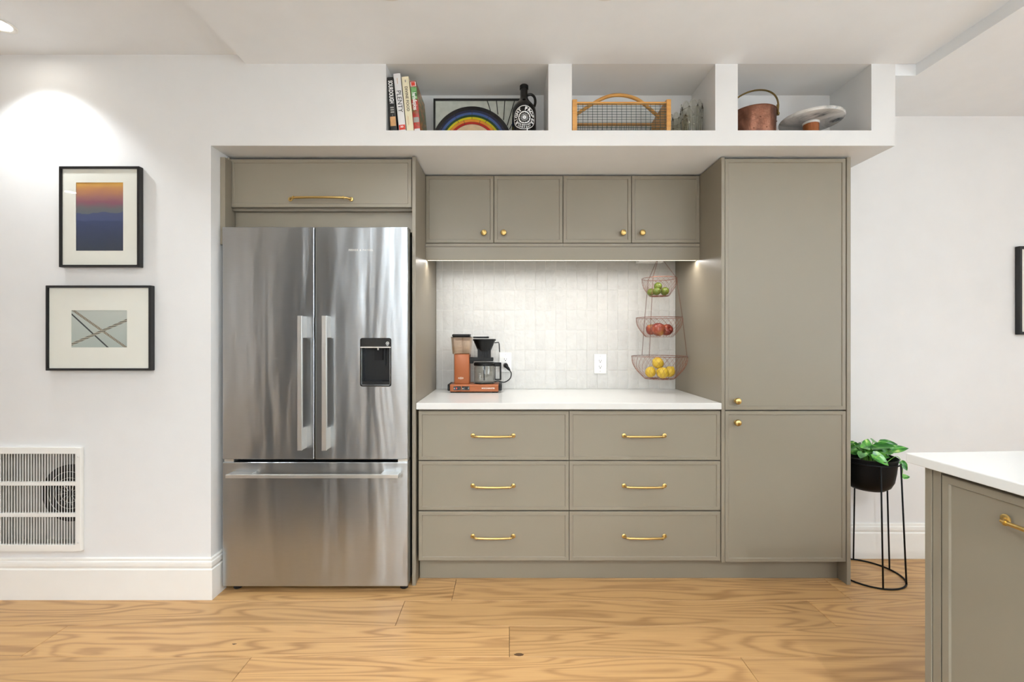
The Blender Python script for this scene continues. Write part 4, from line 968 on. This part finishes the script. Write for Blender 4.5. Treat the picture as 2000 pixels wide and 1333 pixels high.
for k in range(12):
    a = 2*PI*k/12
    tube(bm, [(fx+rr_*math.cos(a+0.3*rr_/0.13), vy-0.013, fz_+rr_*math.sin(a+0.3*rr_/0.13)) for rr_ in (0.015, 0.035, 0.06) if rr_*math.cos(a+0.3*rr_/0.13) < cl-0.004], 0.0014, 5) if 0.06*math.cos(a+0.3*0.06/0.13) < cl-0.004 else None
obj('fan_guard', bm, 'steel_plain', fanp)

# ------------------------------------------------------------------ niche one: books, stained glass, bottle
def book(px_t, py_t, px_b, th, depth, covers, label, lean_d=2.20, hgt=None):
    """book on the niche floor, spine to the front, leaning to the left"""
    d = lean_d; xb = PX(px_b, d); xt = PX(px_t, d); zt_ = PZ(py_t, d); z0 = NB
    h = math.hypot(xt-xb, zt_-z0); ang = math.atan2(xb-xt, zt_-z0)
    t = thing('book', (xb+th/2, d+depth/2, z0), label, 'book', 'cookbooks at the end of the niche')
    m = Matrix.Translation((xb, d, z0+math.sin(ang)*0.0)) @ Matrix.Rotation(-ang, 4, 'Y')
    b = bmesh.new(); box(b, 0, 0.0035, 0, depth, 0, h, 0.0008, mi=0); box(b, th-0.0035, th, 0, depth, 0, h, 0.0008)
    bm = BM(); merge(bm, b, 0, m); obj('cover', bm, covers[0], t)
    b = bmesh.new(); prism = [(th*u, 0.0006+0.0014*(2*u-1)**2) for u in [k/8 for k in range(9)]]
    A = [b.verts.new((x_, y_-0.004, 0)) for x_, y_ in prism]; B = [b.verts.new((x_, y_-0.004, h)) for x_, y_ in prism]
    A2 = [b.verts.new((x_, 0.008, 0)) for x_, y_ in prism]; B2 = [b.verts.new((x_, 0.008, h)) for x_, y_ in prism]
    for k in range(8):
        for f in ((A[k], A[k+1], B[k+1], B[k]), (A2[k+1], A2[k], B2[k], B2[k+1]), (B[k], B[k+1], B2[k+1], B2[k]), (A[k+1], A[k], A2[k], A2[k+1])): b.faces.new(f)
    for k in (0, 8): b.faces.new((A[k], B[k], B2[k], A2[k]))
    bm = BM(); merge(bm, b, 0, m); obj('spine', bm, covers[1], t, smooth=True)
    b = bmesh.new(); box(b, 0.0036, th-0.0036, 0.0082, depth-0.004, 0.004, h-0.004); bm = BM(); merge(bm, b, 0, m); obj('page_block', bm, 'paper', t)
    def sp(u, v, lift=0.0014):                                        # u down the spine from the top, v to the right from the left edge
        k = v/th; return m @ Vector((v, 0.0006+0.0014*(2*k-1)**2-0.004-lift, h-u))
    def title(s, at, size, mat, bold=0.0, stretch=1.0, spacing=1.0, vc=0.5, nm='spine_title'):
        return text(nm, s, size, mat, t, lambda u, v: sp(at+u, min(th, max(0, th*vc+v))), bold, stretch, spacing)
    def patch(u0, u1, mat, v0=0.06, v1=0.94, nm='spine_panel', lift=0.0007):
        bm = BM(); n_ = 8; L_ = [bm.verts.new(sp(u0, th*(v0+(v1-v0)*k/n_), lift)) for k in range(n_+1)]; R_ = [bm.verts.new(sp(u1, th*(v0+(v1-v0)*k/n_), lift)) for k in range(n_+1)]
        for k in range(n_): bm.faces.new((L_[k], L_[k+1], R_[k+1], R_[k]))
        return obj(nm, bm, mat, t)
    return h, title, patch
h, ti, pa = book(755.5, 152, 763.5, 0.030, 0.21, ('loaf', 'loaf'), 'black cookbook with SOURDOUGH in white on its spine', 2.185)
ti('SOURDOUGH', 0.072, 0.028, 'whiteprint', 0.0008, 0.62); [pa(0.143+0.011*k_, 0.150+0.011*k_, 'greyprint', 0.22, 0.78) for k_ in range(3)]; pa(0.19, 0.235, 'goldprint'); pa(0.179, 0.187, 'greyprint', 0.44, 0.5)
h, ti, pa = book(768.5, 145, 780, 0.033, 0.20, ('bookwhite', 'bookwhite'), 'white cookbook with PLENTY in black on its spine', 2.190)
ti('PLENTY', 0.135, 0.030, 'blackprint', 0.0, 1.02); pa(0.248, 0.272, 'redprint', 0.04, 0.96); [pa(0.252+0.002*(k_ % 2), 0.263-0.002*(k_ % 2), 'whiteprint', 0.3+0.11*k_, 0.36+0.11*k_, lift=0.0014) for k_ in range(4)]; pa(0.022, 0.05, 'goldprint', 0.46, 0.52)
h, ti, pa = book(784.5, 151, 795, 0.033, 0.19, ('bookcream', 'bookcream'), 'cream cookbook with DIVINE FOOD on its spine', 2.186)
ti('DIVINE FOOD', 0.108, 0.0185, 'blackprint', 0.0002, 1.0, 1.05); pa(0.016, 0.028, 'greyprint', 0.42, 0.58); pa(0.188, 0.235, 'goldprint', 0.30, 0.33); pa(0.192, 0.232, 'goldprint', 0.40, 0.43)
h, ti, pa = book(800.5, 159.5, 809.5, 0.030, 0.22, ('herbs', 'herbspine'), 'red and green cookbook with herbs and spices on its spine', 2.190)
M['herbgreen'] = colour_cover('printed_green_panel', [(40, 92, 50), (96, 150, 90), (140, 180, 120)], 40)
pa(0.029, 0.088, 'herbgreen', 0.02, 0.98); ti('herbs&spices', 0.098, 0.027, 'whiteprint', 0.0007, 0.60); pa(0.004, 0.026, 'bookwhite'); pa(0.006, 0.024, 'redprint', 0.2, 0.8, lift=0.0012); pa(0.175, 0.20, 'greyprint'); pa(0.23, 0.255, 'bookwhite')

# stained glass panel leaning against the niche back: lead came and single glass pieces
SD = 2.40
sgp = thing('stained_glass_panel', (PX(940, SD), SD, NB), 'black framed stained glass panel with a rainbow arc standing behind the bottle', 'stained glass')
s0, s1, sz0, sz1 = PX(847, SD), PX(1032, SD), NB+0.001, PZ(194, SD)
bm = BM(); sq = lambda a, b, c, d: [(a, c), (b, c), (b, d), (a, d)]
ring_y(bm, sq(s0, s1, sz0, sz1), sq(s0+0.010, s1-0.010, sz0+0.010, sz1-0.010), SD-0.008, SD+0.008); obj('frame', bm, 'frame_black', sgp)
acx, acz = PX(922, SD), PZ(288, SD); k_ = SD/F
bm = BM(); box(bm, s0+0.009, s1-0.009, SD-0.001, SD+0.002, sz0+0.009, sz1-0.009); obj('clear_glass', bm, 'g_clear', sgp)
def arc(bm, r0, r1, a0, a1, y0, y1, n=14):
    q = [[], [], [], []]
    for i in range(n+1):
        a = a0+(a1-a0)*i/n
        for s, (r, yy) in zip(q, ((r0, y0), (r1, y0), (r1, y1), (r0, y1))):
            s.append(bm.verts.new((acx+r*math.cos(a), yy, acz+r*math.sin(a))))
    for i in range(n):
        for s in range(4):
            bm.faces.new((q[s][i], q[s][i+1], q[(s+1) % 4][i+1], q[(s+1) % 4][i]))
    for i in (0, n): bm.faces.new([q[s][i] for s in range(4)])
bands = [(79, 72, 'g_black', 7), (72, 67.5, 'g_navy', 6), (67.5, 62.5, 'g_blue', 6), (62.5, 58.5, 'g_green', 5), (58.5, 54, 'g_yellow', 6), (54, 49, 'g_orange', 5), (49, 44.5, 'g_red', 5)]
lead = BM(); A0, A1 = 0.02*PI, 0.98*PI
for i, (ro, ri, mname, n) in enumerate(bands):
    tube(lead, [(acx+ro*k_*math.cos(a), SD-0.003, acz+ro*k_*math.sin(a)) for a in [A0+(A1-A0)*q/48 for q in range(49)]], 0.0018, 5)
    for j in range(n):
        a0 = A0+(A1-A0)*(j+(0.5 if i % 2 else 0)*0)/n; a1 = A0+(A1-A0)*(j+1)/n
        bm = BM(); arc(bm, ri*k_, ro*k_, a0, a1, SD-0.0045, SD-0.0005); obj('glass_piece', bm, mname, sgp)
        tube(lead, [(acx+r*k_*math.cos(a1), SD-0.004, acz+r*k_*math.sin(a1)) for r in (ri, ro)], 0.0014, 5)
tube(lead, [(acx+44.5*k_*math.cos(a), SD-0.003, acz+44.5*k_*math.sin(a)) for a in [A0+(A1-A0)*q/48 for q in range(49)]], 0.0018, 5)
bm = BM(); arc(bm, 0.004, 44.2*k_, A0, A1, SD-0.0045, SD-0.0005, 28); obj('glass_piece', bm, 'g_peach', sgp)
for (xa, ya), (xb, yb) in (((951.5, 197), (958, 217)), ((969.5, 197), (972.5, 224)), ((986, 197), (983.5, 235)), ((1005, 197), (990.5, 246)), ((1000, 243), (995, 253))):
    tube(lead, [(PX(xa, SD), SD-0.003, PZ(ya, SD)), (PX(xb, SD), SD-0.003, PZ(yb, SD))], 0.0022, 5)
obj('lead_came', lead, 'lead', sgp, smooth='all')

# growler bottle with a round printed emblem
GD = 2.272; gx = PX(1023.5, GD); gr = 23.6*GD/F; gz = NB
gb = thing('growler_bottle', (gx, GD, gz), 'black handled growler bottle with round white RIGHT PROPER emblem', 'bottle')
zt_ = PZ(167, GD)-gz
bm = BM(); lathe(bm, [(0, 0), (gr-0.004, 0), (gr, 0.005), (gr, 0.135), (gr-0.003, 0.152), (gr-0.014, 0.170), (gr-0.028, 0.186), (0.022, 0.200), (0.019, 0.212), (0.0185, zt_-0.022), (0.0205, zt_-0.020), (0.0205, zt_-0.016), (0, zt_-0.016)], (gx, GD, gz), 44); obj('body', bm, 'gloss_black', gb, smooth=True)
bm = BM(); lathe(bm, [(0.0215, zt_-0.020), (0.0215, zt_-0.004), (0.018, zt_), (0, zt_)], (gx, GD, gz), 24); obj('cap', bm, 'black', gb, smooth=True)
bm = BM(); lathe(bm, [(0.0185, zt_-0.0005), (0.015, zt_+0.003), (0, zt_+0.004)], (gx, GD, gz), 20); obj('cap_top', bm, 'whiteplastic', gb, smooth=True)
bm = BM(); tube(bm, bez([(gx+0.014, GD, gz+0.222), (gx+0.036, GD, gz+0.226), (gx+0.052, GD, gz+0.212), (gx+0.056, GD, gz+0.186), (gx+0.048, GD, gz+0.158)], 20), 0.0065, 10); obj('handle', bm, 'gloss_black', gb, smooth=True)
ez_ = PZ(229, GD-gr)
def wrap(u, v):
    u = max(-gr*0.97, min(gr*0.97, u)); a = u/gr*1.02; return (gx+gr*math.sin(a)*1.005, GD-gr*math.cos(a)*1.005-0.0003, ez_+v)
er = 0.058
def disc_ring(bm, r0, r1, n=56):
    A = [bm.verts.new(wrap(r0*math.cos(2*PI*k/n), r0*math.sin(2*PI*k/n))) for k in range(n)]; B = [bm.verts.new(wrap(r1*math.cos(2*PI*k/n), r1*math.sin(2*PI*k/n))) for k in range(n)]
    for k in range(n): bm.faces.new((A[k], A[(k+1) % n], B[(k+1) % n], B[k]))
bm = BM(); disc_ring(bm, er-0.003, er); disc_ring(bm, 0.0255, 0.0302)
for k in range(16):
    a = 2*PI*k/16
    P_ = lambda r, b: wrap(r*math.cos(a+b), r*math.sin(a+b)); poly(bm, [P_(0.0110, -0.07), P_(0.0195, -0.05), P_(0.0195, 0.05), P_(0.0110, 0.07)])
disc_ring(bm, 0.0040, 0.0088, 20); disc_ring(bm, 0.0010, 0.0030, 14)
for k in range(12):
    a = 2*PI*(k+0.5)/12; P_ = lambda r, b: wrap(r*math.cos(a+b), r*math.sin(a+b)); poly(bm, [P_(0.0258, -0.10), P_(0.0258, 0.10), P_(0.0222, 0.0)])
obj('emblem', bm, 'whiteprint', gb)
def arc_text(s, r, a_mid, step, size, bold, flip=False):
    n = len(s)
    for i, ch in enumerate(s):
        if ch == ' ': continue
        a = a_mid-(i-(n-1)/2)*step*(-1 if flip else 1)
        def fm(u, v, a=a):
            if flip: u, v = -u, -v
            rr = r+v; return wrap(rr*math.cos(a)+u*math.sin(a), rr*math.sin(a)-u*math.cos(a))
        text('lettering', ch, size, 'whiteprint', gb, fm, bold)
arc_text('RIGHT PROPER', 0.0428, PI/2, math.radians(21.5), 0.0225, 0.0010)
arc_text('BREWING', 0.0385, -PI/2, math.radians(14.5), 0.0115, 0.0004, True)
arc_text('COMPANY', 0.0487, -PI/2, math.radians(12.5), 0.0105, 0.0004, True)

# ------------------------------------------------------------------ niche two: trug basket and glasses
BF, BB = 2.192, 2.425
b0, b1 = PX(1118, BF), PX(1310, BF); bt = PZ(199, BF)
tb = thing('garden_basket', ((b0+b1)/2, 2.31, NB), 'wooden garden basket with green wire mesh and bent wood handle', 'basket')
for i, (xa, xb) in enumerate(((b0, b0+0.022), (b1-0.020, b1))):
    bm = BM(); pr = [(BF, NB+0.004), (BF-0.004, NB+0.03), (BF-0.004, bt+0.010), (BF+0.012, bt+0.014), (BB-0.004, bt+0.006), (BB, bt), (BB, NB+0.03), (BB-0.02, NB), (BF+0.02, NB)]
    A = [bm.verts.new((xa, y_, z_)) for y_, z_ in pr]; B = [bm.verts.new((xb, y_, z_)) for y_, z_ in pr]; bm.faces.new(A); bm.faces.new(B)
    for k in range(len(pr)): bm.faces.new((A[k], A[(k+1) % len(pr)], B[(k+1) % len(pr)], B[k]))
    obj('end_board', bm, 'basketwood', tb)
for ya, za in ((BF+0.003, bt-0.010), (BB-0.012, bt-0.010)):
    bm = BM(); box(bm, b0+0.02, b1-0.018, ya, ya+0.010, za, za+0.013, 0.002); obj('rail', bm, 'basketwood', tb)
bm = BM(); gx0_, gx1_ = b0+0.021, b1-0.019; n = 18
for k in range(n+1):
    x_ = gx0_+(gx1_-gx0_)*(k+0.3)/(n+0.6)
    tube(bm, [(x_, BF+0.004, bt-0.006), (x_, BF+0.003, NB+0.03), (x_, BF+0.016, NB+0.008), (x_, BF+0.03, NB+0.004), (x_, BB-0.03, NB+0.004), (x_, BB-0.008, NB+0.02), (x_, BB-0.006, bt-0.008)], 0.0011, 5)
for k in range(11):
    z_ = bt-0.008-k*0.0128
    if z_ > NB+0.01: tube(bm, [(gx0_, BF+0.0022, z_), (gx1_, BF+0.0022, z_)], 0.0011, 5)
for k in range(14): y_ = BF+0.03+k*0.0128; tube(bm, [(gx0_, y_, NB+0.003), (gx1_, y_, NB+0.003)], 0.0011, 5)
obj('wire_mesh', bm, 'greenwire', tb, smooth='all')
bm = BM(); md = 2.305; hp = [(PX(1124, md), md, PZ(225, md)), (PX(1131, md), md, PZ(220, md)), (PX(1165, md), md, PZ(198.5, md)), (PX(1188, md), md, PZ(188.5, md)), (PX(1208, md), md, PZ(186, md)), (PX(1230, md), md, PZ(189, md)), (PX(1252, md), md, PZ(199, md)), (PX(1285, md), md, PZ(227, md)), (PX(1292, md), md, PZ(233, md))]
tube(bm, bez(hp, 40), 0.0088, 10); obj('handle', bm, 'basketwood', tb, smooth=True)
M['ribglass'] = glass('thick_pressed_glass', (252, 252, 249), 0.0, 1.33)
def tumbler(x, y, z, r, h, rot, label):
    """eight-panelled pressed glass with an arched rim, corner ribs and a band round the middle"""
    n = 64; bm = BM(); A_ = [2*PI*k/n for k in range(n)]
    def oct_r(a):
        q = ((a) % (PI/4))-PI/8; return (0.35+0.65*math.cos(PI/8)/math.cos(q))
    def P(a, f, hh): return bm.verts.new((x+r*f*oct_r(a)*math.cos(a+rot), y+r*f*oct_r(a)*math.sin(a+rot), z+hh))
    top = [h*(0.83+0.17*math.sqrt(max(0, 1-((((a) % (PI/4))-PI/8)/(PI/8))**2))) for a in A_]
    rings = [[P(a, 0.80, 0.0) for a in A_], [P(a, 0.86, 0.004) for a in A_], [P(a, 0.93, h*0.4) for a in A_], [P(a, 1.0, h*0.72) for a in A_], [P(a, 1.0, t_) for a, t_ in zip(A_, top)]]
    for A, B in zip(rings, rings[1:]):
        for k in range(n): bm.faces.new((A[k], A[(k+1) % n], B[(k+1) % n], B[k]))
    bm.faces.new(rings[0])
    g_ = obj('drinking_glass', bm, 'cupglass', base=(x, y, z), smooth=True, label=label, cat='glass', group='pressed glasses beside the garden basket')
    bm = BM()
    def V(a, f, hh): return (x+r*f*oct_r(a)*math.cos(a+rot), y+r*f*oct_r(a)*math.sin(a+rot), z+hh)
    for k in range(8):
        a = k*PI/4; tube(bm, [V(a, 0.86, 0.006), V(a, 0.93, h*0.4), V(a, 1.0, h*0.72), V(a, 1.0, h*0.83)], 0.0052, 10)
    for f, hh in ((0.965, h*0.56), (1.0, h*0.80)): tube(bm, [V(a, f, hh) for a in A_], 0.0036, 8, True)
    tube(bm, [V(a, 1.0, t_) for a, t_ in zip(A_, top)], 0.0030, 8, True)
    obj('ribs', bm, 'ribglass', g_, smooth='all')
gy = 2.29; tumbler(PX(1350.5, gy), gy, NB+0.0005, 0.0515, 0.187, 0.2, 'clear pressed glass with arched rim, standing free of the garden basket')
gy2 = 2.40; tumbler(PX(1325, gy2), gy2, NB+0.0005, 0.042, 0.185, 0.5, 'clear pressed glass half hidden between the garden basket and another glass')

# ------------------------------------------------------------------ niche three: copper pail and cake stand
kx_, ky_, kr_ = 1.236, 2.312, 0.108; kh = 0.146
cp = thing('copper_pail', (kx_, ky_, NB), 'aged copper pail with arched brass handle', 'pail')
bm = BM(); lathe(bm, [(0, 0.0), (kr_*0.93, 0.0), (kr_*0.96, 0.006), (kr_, kh-0.006), (kr_+0.003, kh-0.003), (kr_+0.003, kh), (kr_-0.002, kh), (kr_-0.004, kh-0.01), (kr_*0.93, 0.008), (0, 0.006)], (kx_, ky_, NB), 56); obj('body', bm, 'copper', cp, smooth=True)
bm = BM(); r_ = random.Random(5)
for k in range(22):
    a = 2*PI*k/22; z_ = NB+(0.035 if k % 2 else 0.085); rr = kr_*0.975+0.0012
    lathe(bm, [(0, 0.0025), (0.002, 0.002), (0.003, -0.001)], (kx_+rr*math.cos(a), ky_+rr*math.sin(a)-0.001, z_), 8, '-y')
obj('rivet', bm, 'copper', cp, smooth=True)
M['bail'] = plain('tarnished_brass', (120, 98, 56), 0.35, 0.9, var=0.2, nscale=40)
ba = math.radians(-30); cb, sb = math.cos(ba), math.sin(ba)
bm = BM(); pts = []
for k in range(33):
    a = PI*k/32; u = (kr_+0.006)*math.cos(a); v = kh+0.008+0.112*math.sin(a)**0.8; pts.append((kx_+u*cb, ky_+u*sb, NB+v))
tube(bm, pts, 0.0042, 8); obj('bail_handle', bm, 'bail', cp, smooth=True)
for s in (-1, 1):
    u = s*(kr_+0.004); bm = BM(); X_, Y_ = kx_+u*cb, ky_+u*sb
    tube(bm, [(X_, Y_, NB+kh-0.030), (X_, Y_, NB+kh-0.012), (X_, Y_, NB+kh+0.022)], [0.007, 0.0045, 0.0065], 10); lathe(bm, [(0, 0.008), (0.005, 0.006), (0.006, -0.004)], (X_, Y_-0.002, NB+kh-0.024), 10, '-y'); obj('lug', bm, 'bail', cp, smooth=True)
sx_, sy_ = 1.526, 2.300; pz = 2.328-NB
cs = thing('cake_stand', (sx_, sy_, NB), 'round grey and white marble cake stand with wooden foot', 'cake stand')
bm = BM(); lathe(bm, [(0, pz), (0.132, pz), (0.140, pz+0.003), (0.1425, pz+0.008), (0.1425, pz+0.013), (0.140, pz+0.018), (0.134, pz+0.020), (0, pz+0.020)], (sx_, sy_, NB), 64); obj('plate', bm, 'marble', cs, smooth=True)
bm = BM(); lathe(bm, [(0, pz-0.010), (0.036, pz-0.010), (0.0375, pz-0.006), (0.0375, pz-0.0002), (0, pz-0.0002)], (sx_, sy_, NB), 36); obj('collar', bm, 'trim', cs, smooth=True)
bm = BM(); lathe(bm, [(0, 0), (0.058, 0), (0.060, 0.004), (0.056, 0.010), (0.040, 0.024), (0.035, 0.045), (0.0355, pz-0.0102), (0, pz-0.0102)], (sx_, sy_, NB), 36); obj('foot', bm, 'stemwood', cs, smooth=True)

# ------------------------------------------------------------------ potted pothos on a wire stand
qx, qy = 1.882, 2.390; QR = 0.155; PRr = 0.13; rimz = 0.622
ps = thing('plant_stand', (qx, qy, 0), 'tall black wire plant stand with a round floor ring', 'plant stand')
bm = BM(); tube(bm, [(qx+QR*math.cos(a), qy+QR*math.sin(a), 0.0045) for a in [2*PI*k/64 for k in range(64)]], 0.0043, 8, True); obj('floor_ring', bm, 'matte_black', ps, smooth='all')
zring = rimz-0.022
bm = BM(); tube(bm, [(qx+(PRr+0.004)*math.cos(a), qy+(PRr+0.004)*math.sin(a), zring) for a in [2*PI*k/64 for k in range(64)]], 0.0035, 8, True); obj('top_ring', bm, 'matte_black', ps, smooth='all')
for k in range(6):
    a = math.radians(-105+60*k); ca_, sa_ = math.cos(a), math.sin(a)
    bm = BM(); tube(bm, [(qx+QR*ca_, qy+QR*sa_, 0.005), (qx+(PRr+0.004)*ca_, qy+(PRr+0.004)*sa_, zring)], 0.0038, 8); obj('leg', bm, 'matte_black', ps, smooth='all')
pp = thing('potted_plant', (qx, qy, rimz-0.175), 'trailing green pothos in a round black pot on the wire stand', 'plant')
bm = BM(); lathe(bm, [(0, -0.175), (0.045, -0.174), (0.075, -0.168), (0.098, -0.150), (0.112, -0.120), (0.120, -0.07), (PRr-0.004, -0.006), (PRr, -0.002), (PRr, 0.0), (PRr-0.003, 0.001), (PRr-0.006, -0.002), (0.114, -0.07), (0.110, -0.09)], (qx, qy, rimz), 48); obj('pot', bm, 'matte_black', pp, smooth=True, label='round black pot')
bm = BM(); lathe(bm, [(0, -0.038), (0.06, -0.036), (0.1195, -0.042)], (qx, qy, rimz), 30); obj('soil', bm, 'soil', pp)
def leaf_mesh(seed, L=0.10, Wd=0.062):
    r = random.Random(seed); bmv = BM(); rowsn = 7; grid = []
    wid = [0.45, 0.94, 1.0, 0.90, 0.70, 0.42, 0.03]
    for i in range(rowsn):
        u = i/(rowsn-1); row = []
        for j, s in enumerate((-1, -0.5, 0, 0.5, 1)):
            w = wid[i]*Wd/2*s; y_ = L*(u-0.08*(abs(s) if i < 2 else 0)); z_ = -0.22*L*u*u+0.10*Wd*abs(s)*2.0*(1-u*0.4)-0.05*Wd*(s*s)+r.uniform(-0.0012, 0.0012)
            row.append(bmv.verts.new((w, y_, z_)))
        grid.append(row)
    for i in range(rowsn-1):
        for j in range(4): bmv.faces.new((grid[i][j], grid[i][j+1], grid[i+1][j+1], grid[i+1][j]))
    me = bpy.data.meshes.new('leaf'); bmv.to_mesh(me); bmv.free(); me.materials.append(M['leaf']); me.polygons.foreach_set('use_smooth', [True]*len(me.polygons)); return me
lm = [leaf_mesh(s, 0.098+0.008*s, 0.070+0.004*s) for s in range(4)]
def add_leaf(base, direc, scale, k, roll=0.0, upref=(-0.35, -0.55, 0.75)):
    d = Vector(direc).normalized(); side = d.cross(Vector(upref));  side = side.normalized() if side.length > 1e-3 else Vector((1, 0, 0)); up = side.cross(d)
    R = Matrix((side, d, up)).transposed().to_4x4() @ Matrix.Rotation(roll, 4, 'Y')
    o = bpy.data.objects.new('leaf', lm[k % 4]); COL.objects.link(o); o.parent = pp
    o.matrix_local = Matrix.Translation(Vector(base)-ORG[pp.name]) @ R @ Matrix.Scale(scale, 4)
rng = random.Random(21)
def vine(pts, r=0.0019):
    bm = BM(); tube(bm, bez(pts, 16), r, 6); obj('stem', bm, 'stemgreen', pp, smooth='all')
made = 0
while made < 24:
    a = rng.uniform(0, 2*PI); rad = rng.uniform(0.0, 0.10); h_ = rng.uniform(0.0, 0.075)*(1-0.4*rad/0.1)+0.008
    b = Vector((qx+0.4*rad*math.cos(a), qy+0.4*rad*math.sin(a), rimz-0.04)); e = Vector((qx+rad*math.cos(a), qy+rad*math.sin(a), rimz+h_))
    da = a+rng.uniform(-0.9, 0.9); sc = rng.uniform(0.5, 0.72); tip = e+Vector((math.cos(da), math.sin(da), 0))*0.115*sc
    if min(tip.x, e.x) < 1.755 or tip.y > 2.535: continue
    vine([b, (b+e)/2+Vector((0, 0, 0.02)), e]); add_leaf(e, (math.cos(da), math.sin(da), rng.uniform(-0.35, 0.45)), sc, made, rng.uniform(-0.7, 0.7)); made += 1
for i, (px, py, d, dr_, sc) in enumerate(((1703, 878, 2.36, (0.75, -0.35, 0.40), 0.95), (1722, 879, 2.38, (0.95, -0.05, -0.05), 0.95), (1704, 888, 2.29, (0.55, -0.5, -0.42), 0.92),
                                          (1729, 886, 2.40, (0.85, 0.2, -0.35), 0.8), (1694, 874, 2.35, (-0.75, -0.4, 0.18), 0.8), (1690, 876, 2.40, (0.5, 0.3, 0.6), 0.85), (1686, 886, 2.30, (-0.6, -0.55, -0.05), 0.75))):
    e = Vector((PX(px, d), d, PZ(py, d))); b = Vector((qx+(e.x-qx)*0.4, qy+(e.y-qy)*0.4, rimz-0.04))
    vine([b, (b+e)/2+Vector((0, 0, 0.015)), e]); add_leaf(e, dr_, sc*0.74, i, (-0.4, 0.3, 0.0, 0.2, -0.3, 0.4, 0.1)[i])
vine([(qx+0.05, qy-0.05, rimz-0.03), (qx+0.095, qy-0.062, rimz+0.012), (qx+0.112, qy-0.075, rimz-0.005), (qx+0.116, qy-0.080, rimz-0.05), (qx+0.105, qy-0.088, rimz-0.085)], 0.0016)
add_leaf((qx+0.105, qy-0.088, rimz-0.085), (0.9, -0.2, 0.15), 0.36, 1, 0.2)
add_leaf((qx+0.112, qy-0.075, rimz-0.01), (0.3, -0.5, -0.8), 0.42, 2)
vine([(qx+0.03, qy-0.03, rimz-0.02), (qx-0.01, qy-0.10, rimz+0.03), (qx-0.06, qy-0.12, rimz+0.02)])

# ------------------------------------------------------------------ island, slightly turned
IA = math.atan(0.061); ic = Vector((1.132, 1.299, 0))
IM = Matrix.Translation(ic) @ Matrix(((math.cos(IA), math.sin(IA), 0, 0), (math.sin(IA), -math.cos(IA), 0, 0), (0, 0, 1, 0), (0, 0, 0, 1)))
# local frame: x to the right along the far edge, y along the left edge towards the viewer
def ibox(bm, x0, x1, y0, y1, z0, z1, bev=0.0, seg=1):
    t = bmesh.new(); box(t, x0, x1, y0, y1, z0, z1, bev, seg); merge(bm, t, 0, IM)
ctr = IM @ Vector((0.45, 1.0, 0))
it = thing('kitchen_island', (ctr.x, ctr.y, 0), 'taupe kitchen island cabinet with brass handles near the plant', 'island')
bm = BM(); ibox(bm, 0.044, 0.90, 0.058, 2.10, 0.10, 0.886); ibox(bm, 0.09, 0.88, 0.06, 2.08, 0, 0.10); obj('body', bm, 'cabin', it)
bm = BM(); ibox(bm, 0.020, 0.91, 0.037, 0.0555, 0, 0.886, 0.0008); obj('end_panel', bm, 'cab', it)
bm = BM(); ibox(bm, 0.0225, 0.045, 0.057, 0.079, 0, 0.886, 0.0008); obj('filler', bm, 'cab', it)
IF = Matrix(((0, 1, 0, 0), (1, 0, 0, 0), (0, 0, 1, 0), (0, 0, 0, 1)))     # front-builder axes: x -> island y, y -> island x
for k in range(3):
    u0 = 0.083+k*0.53; bm = BM(); shaker(bm, u0, u0+0.527, 0.105, 0.875, 0.020, 0.022, 0.0185, 0.005, IM @ IF); d = obj('door', bm, 'cab', it)
    bm = BM(); handle_bm(bm, u0+0.2635, 0.8165, 0.020, 0.228, 0.031, 0.0052, IM @ IF); obj('handle', bm, 'brass', d, smooth=True, label='bowed brass bar handle')
bm = BM(); ibox(bm, 0.0, 0.95, 0.0, 2.2, 0.8865, 0.914, 0.003, 2)
obj('island_worktop', bm, 'quartz', base=(ctr.x, ctr.y, 0.8865), label='white quartz worktop on the island', cat='worktop')
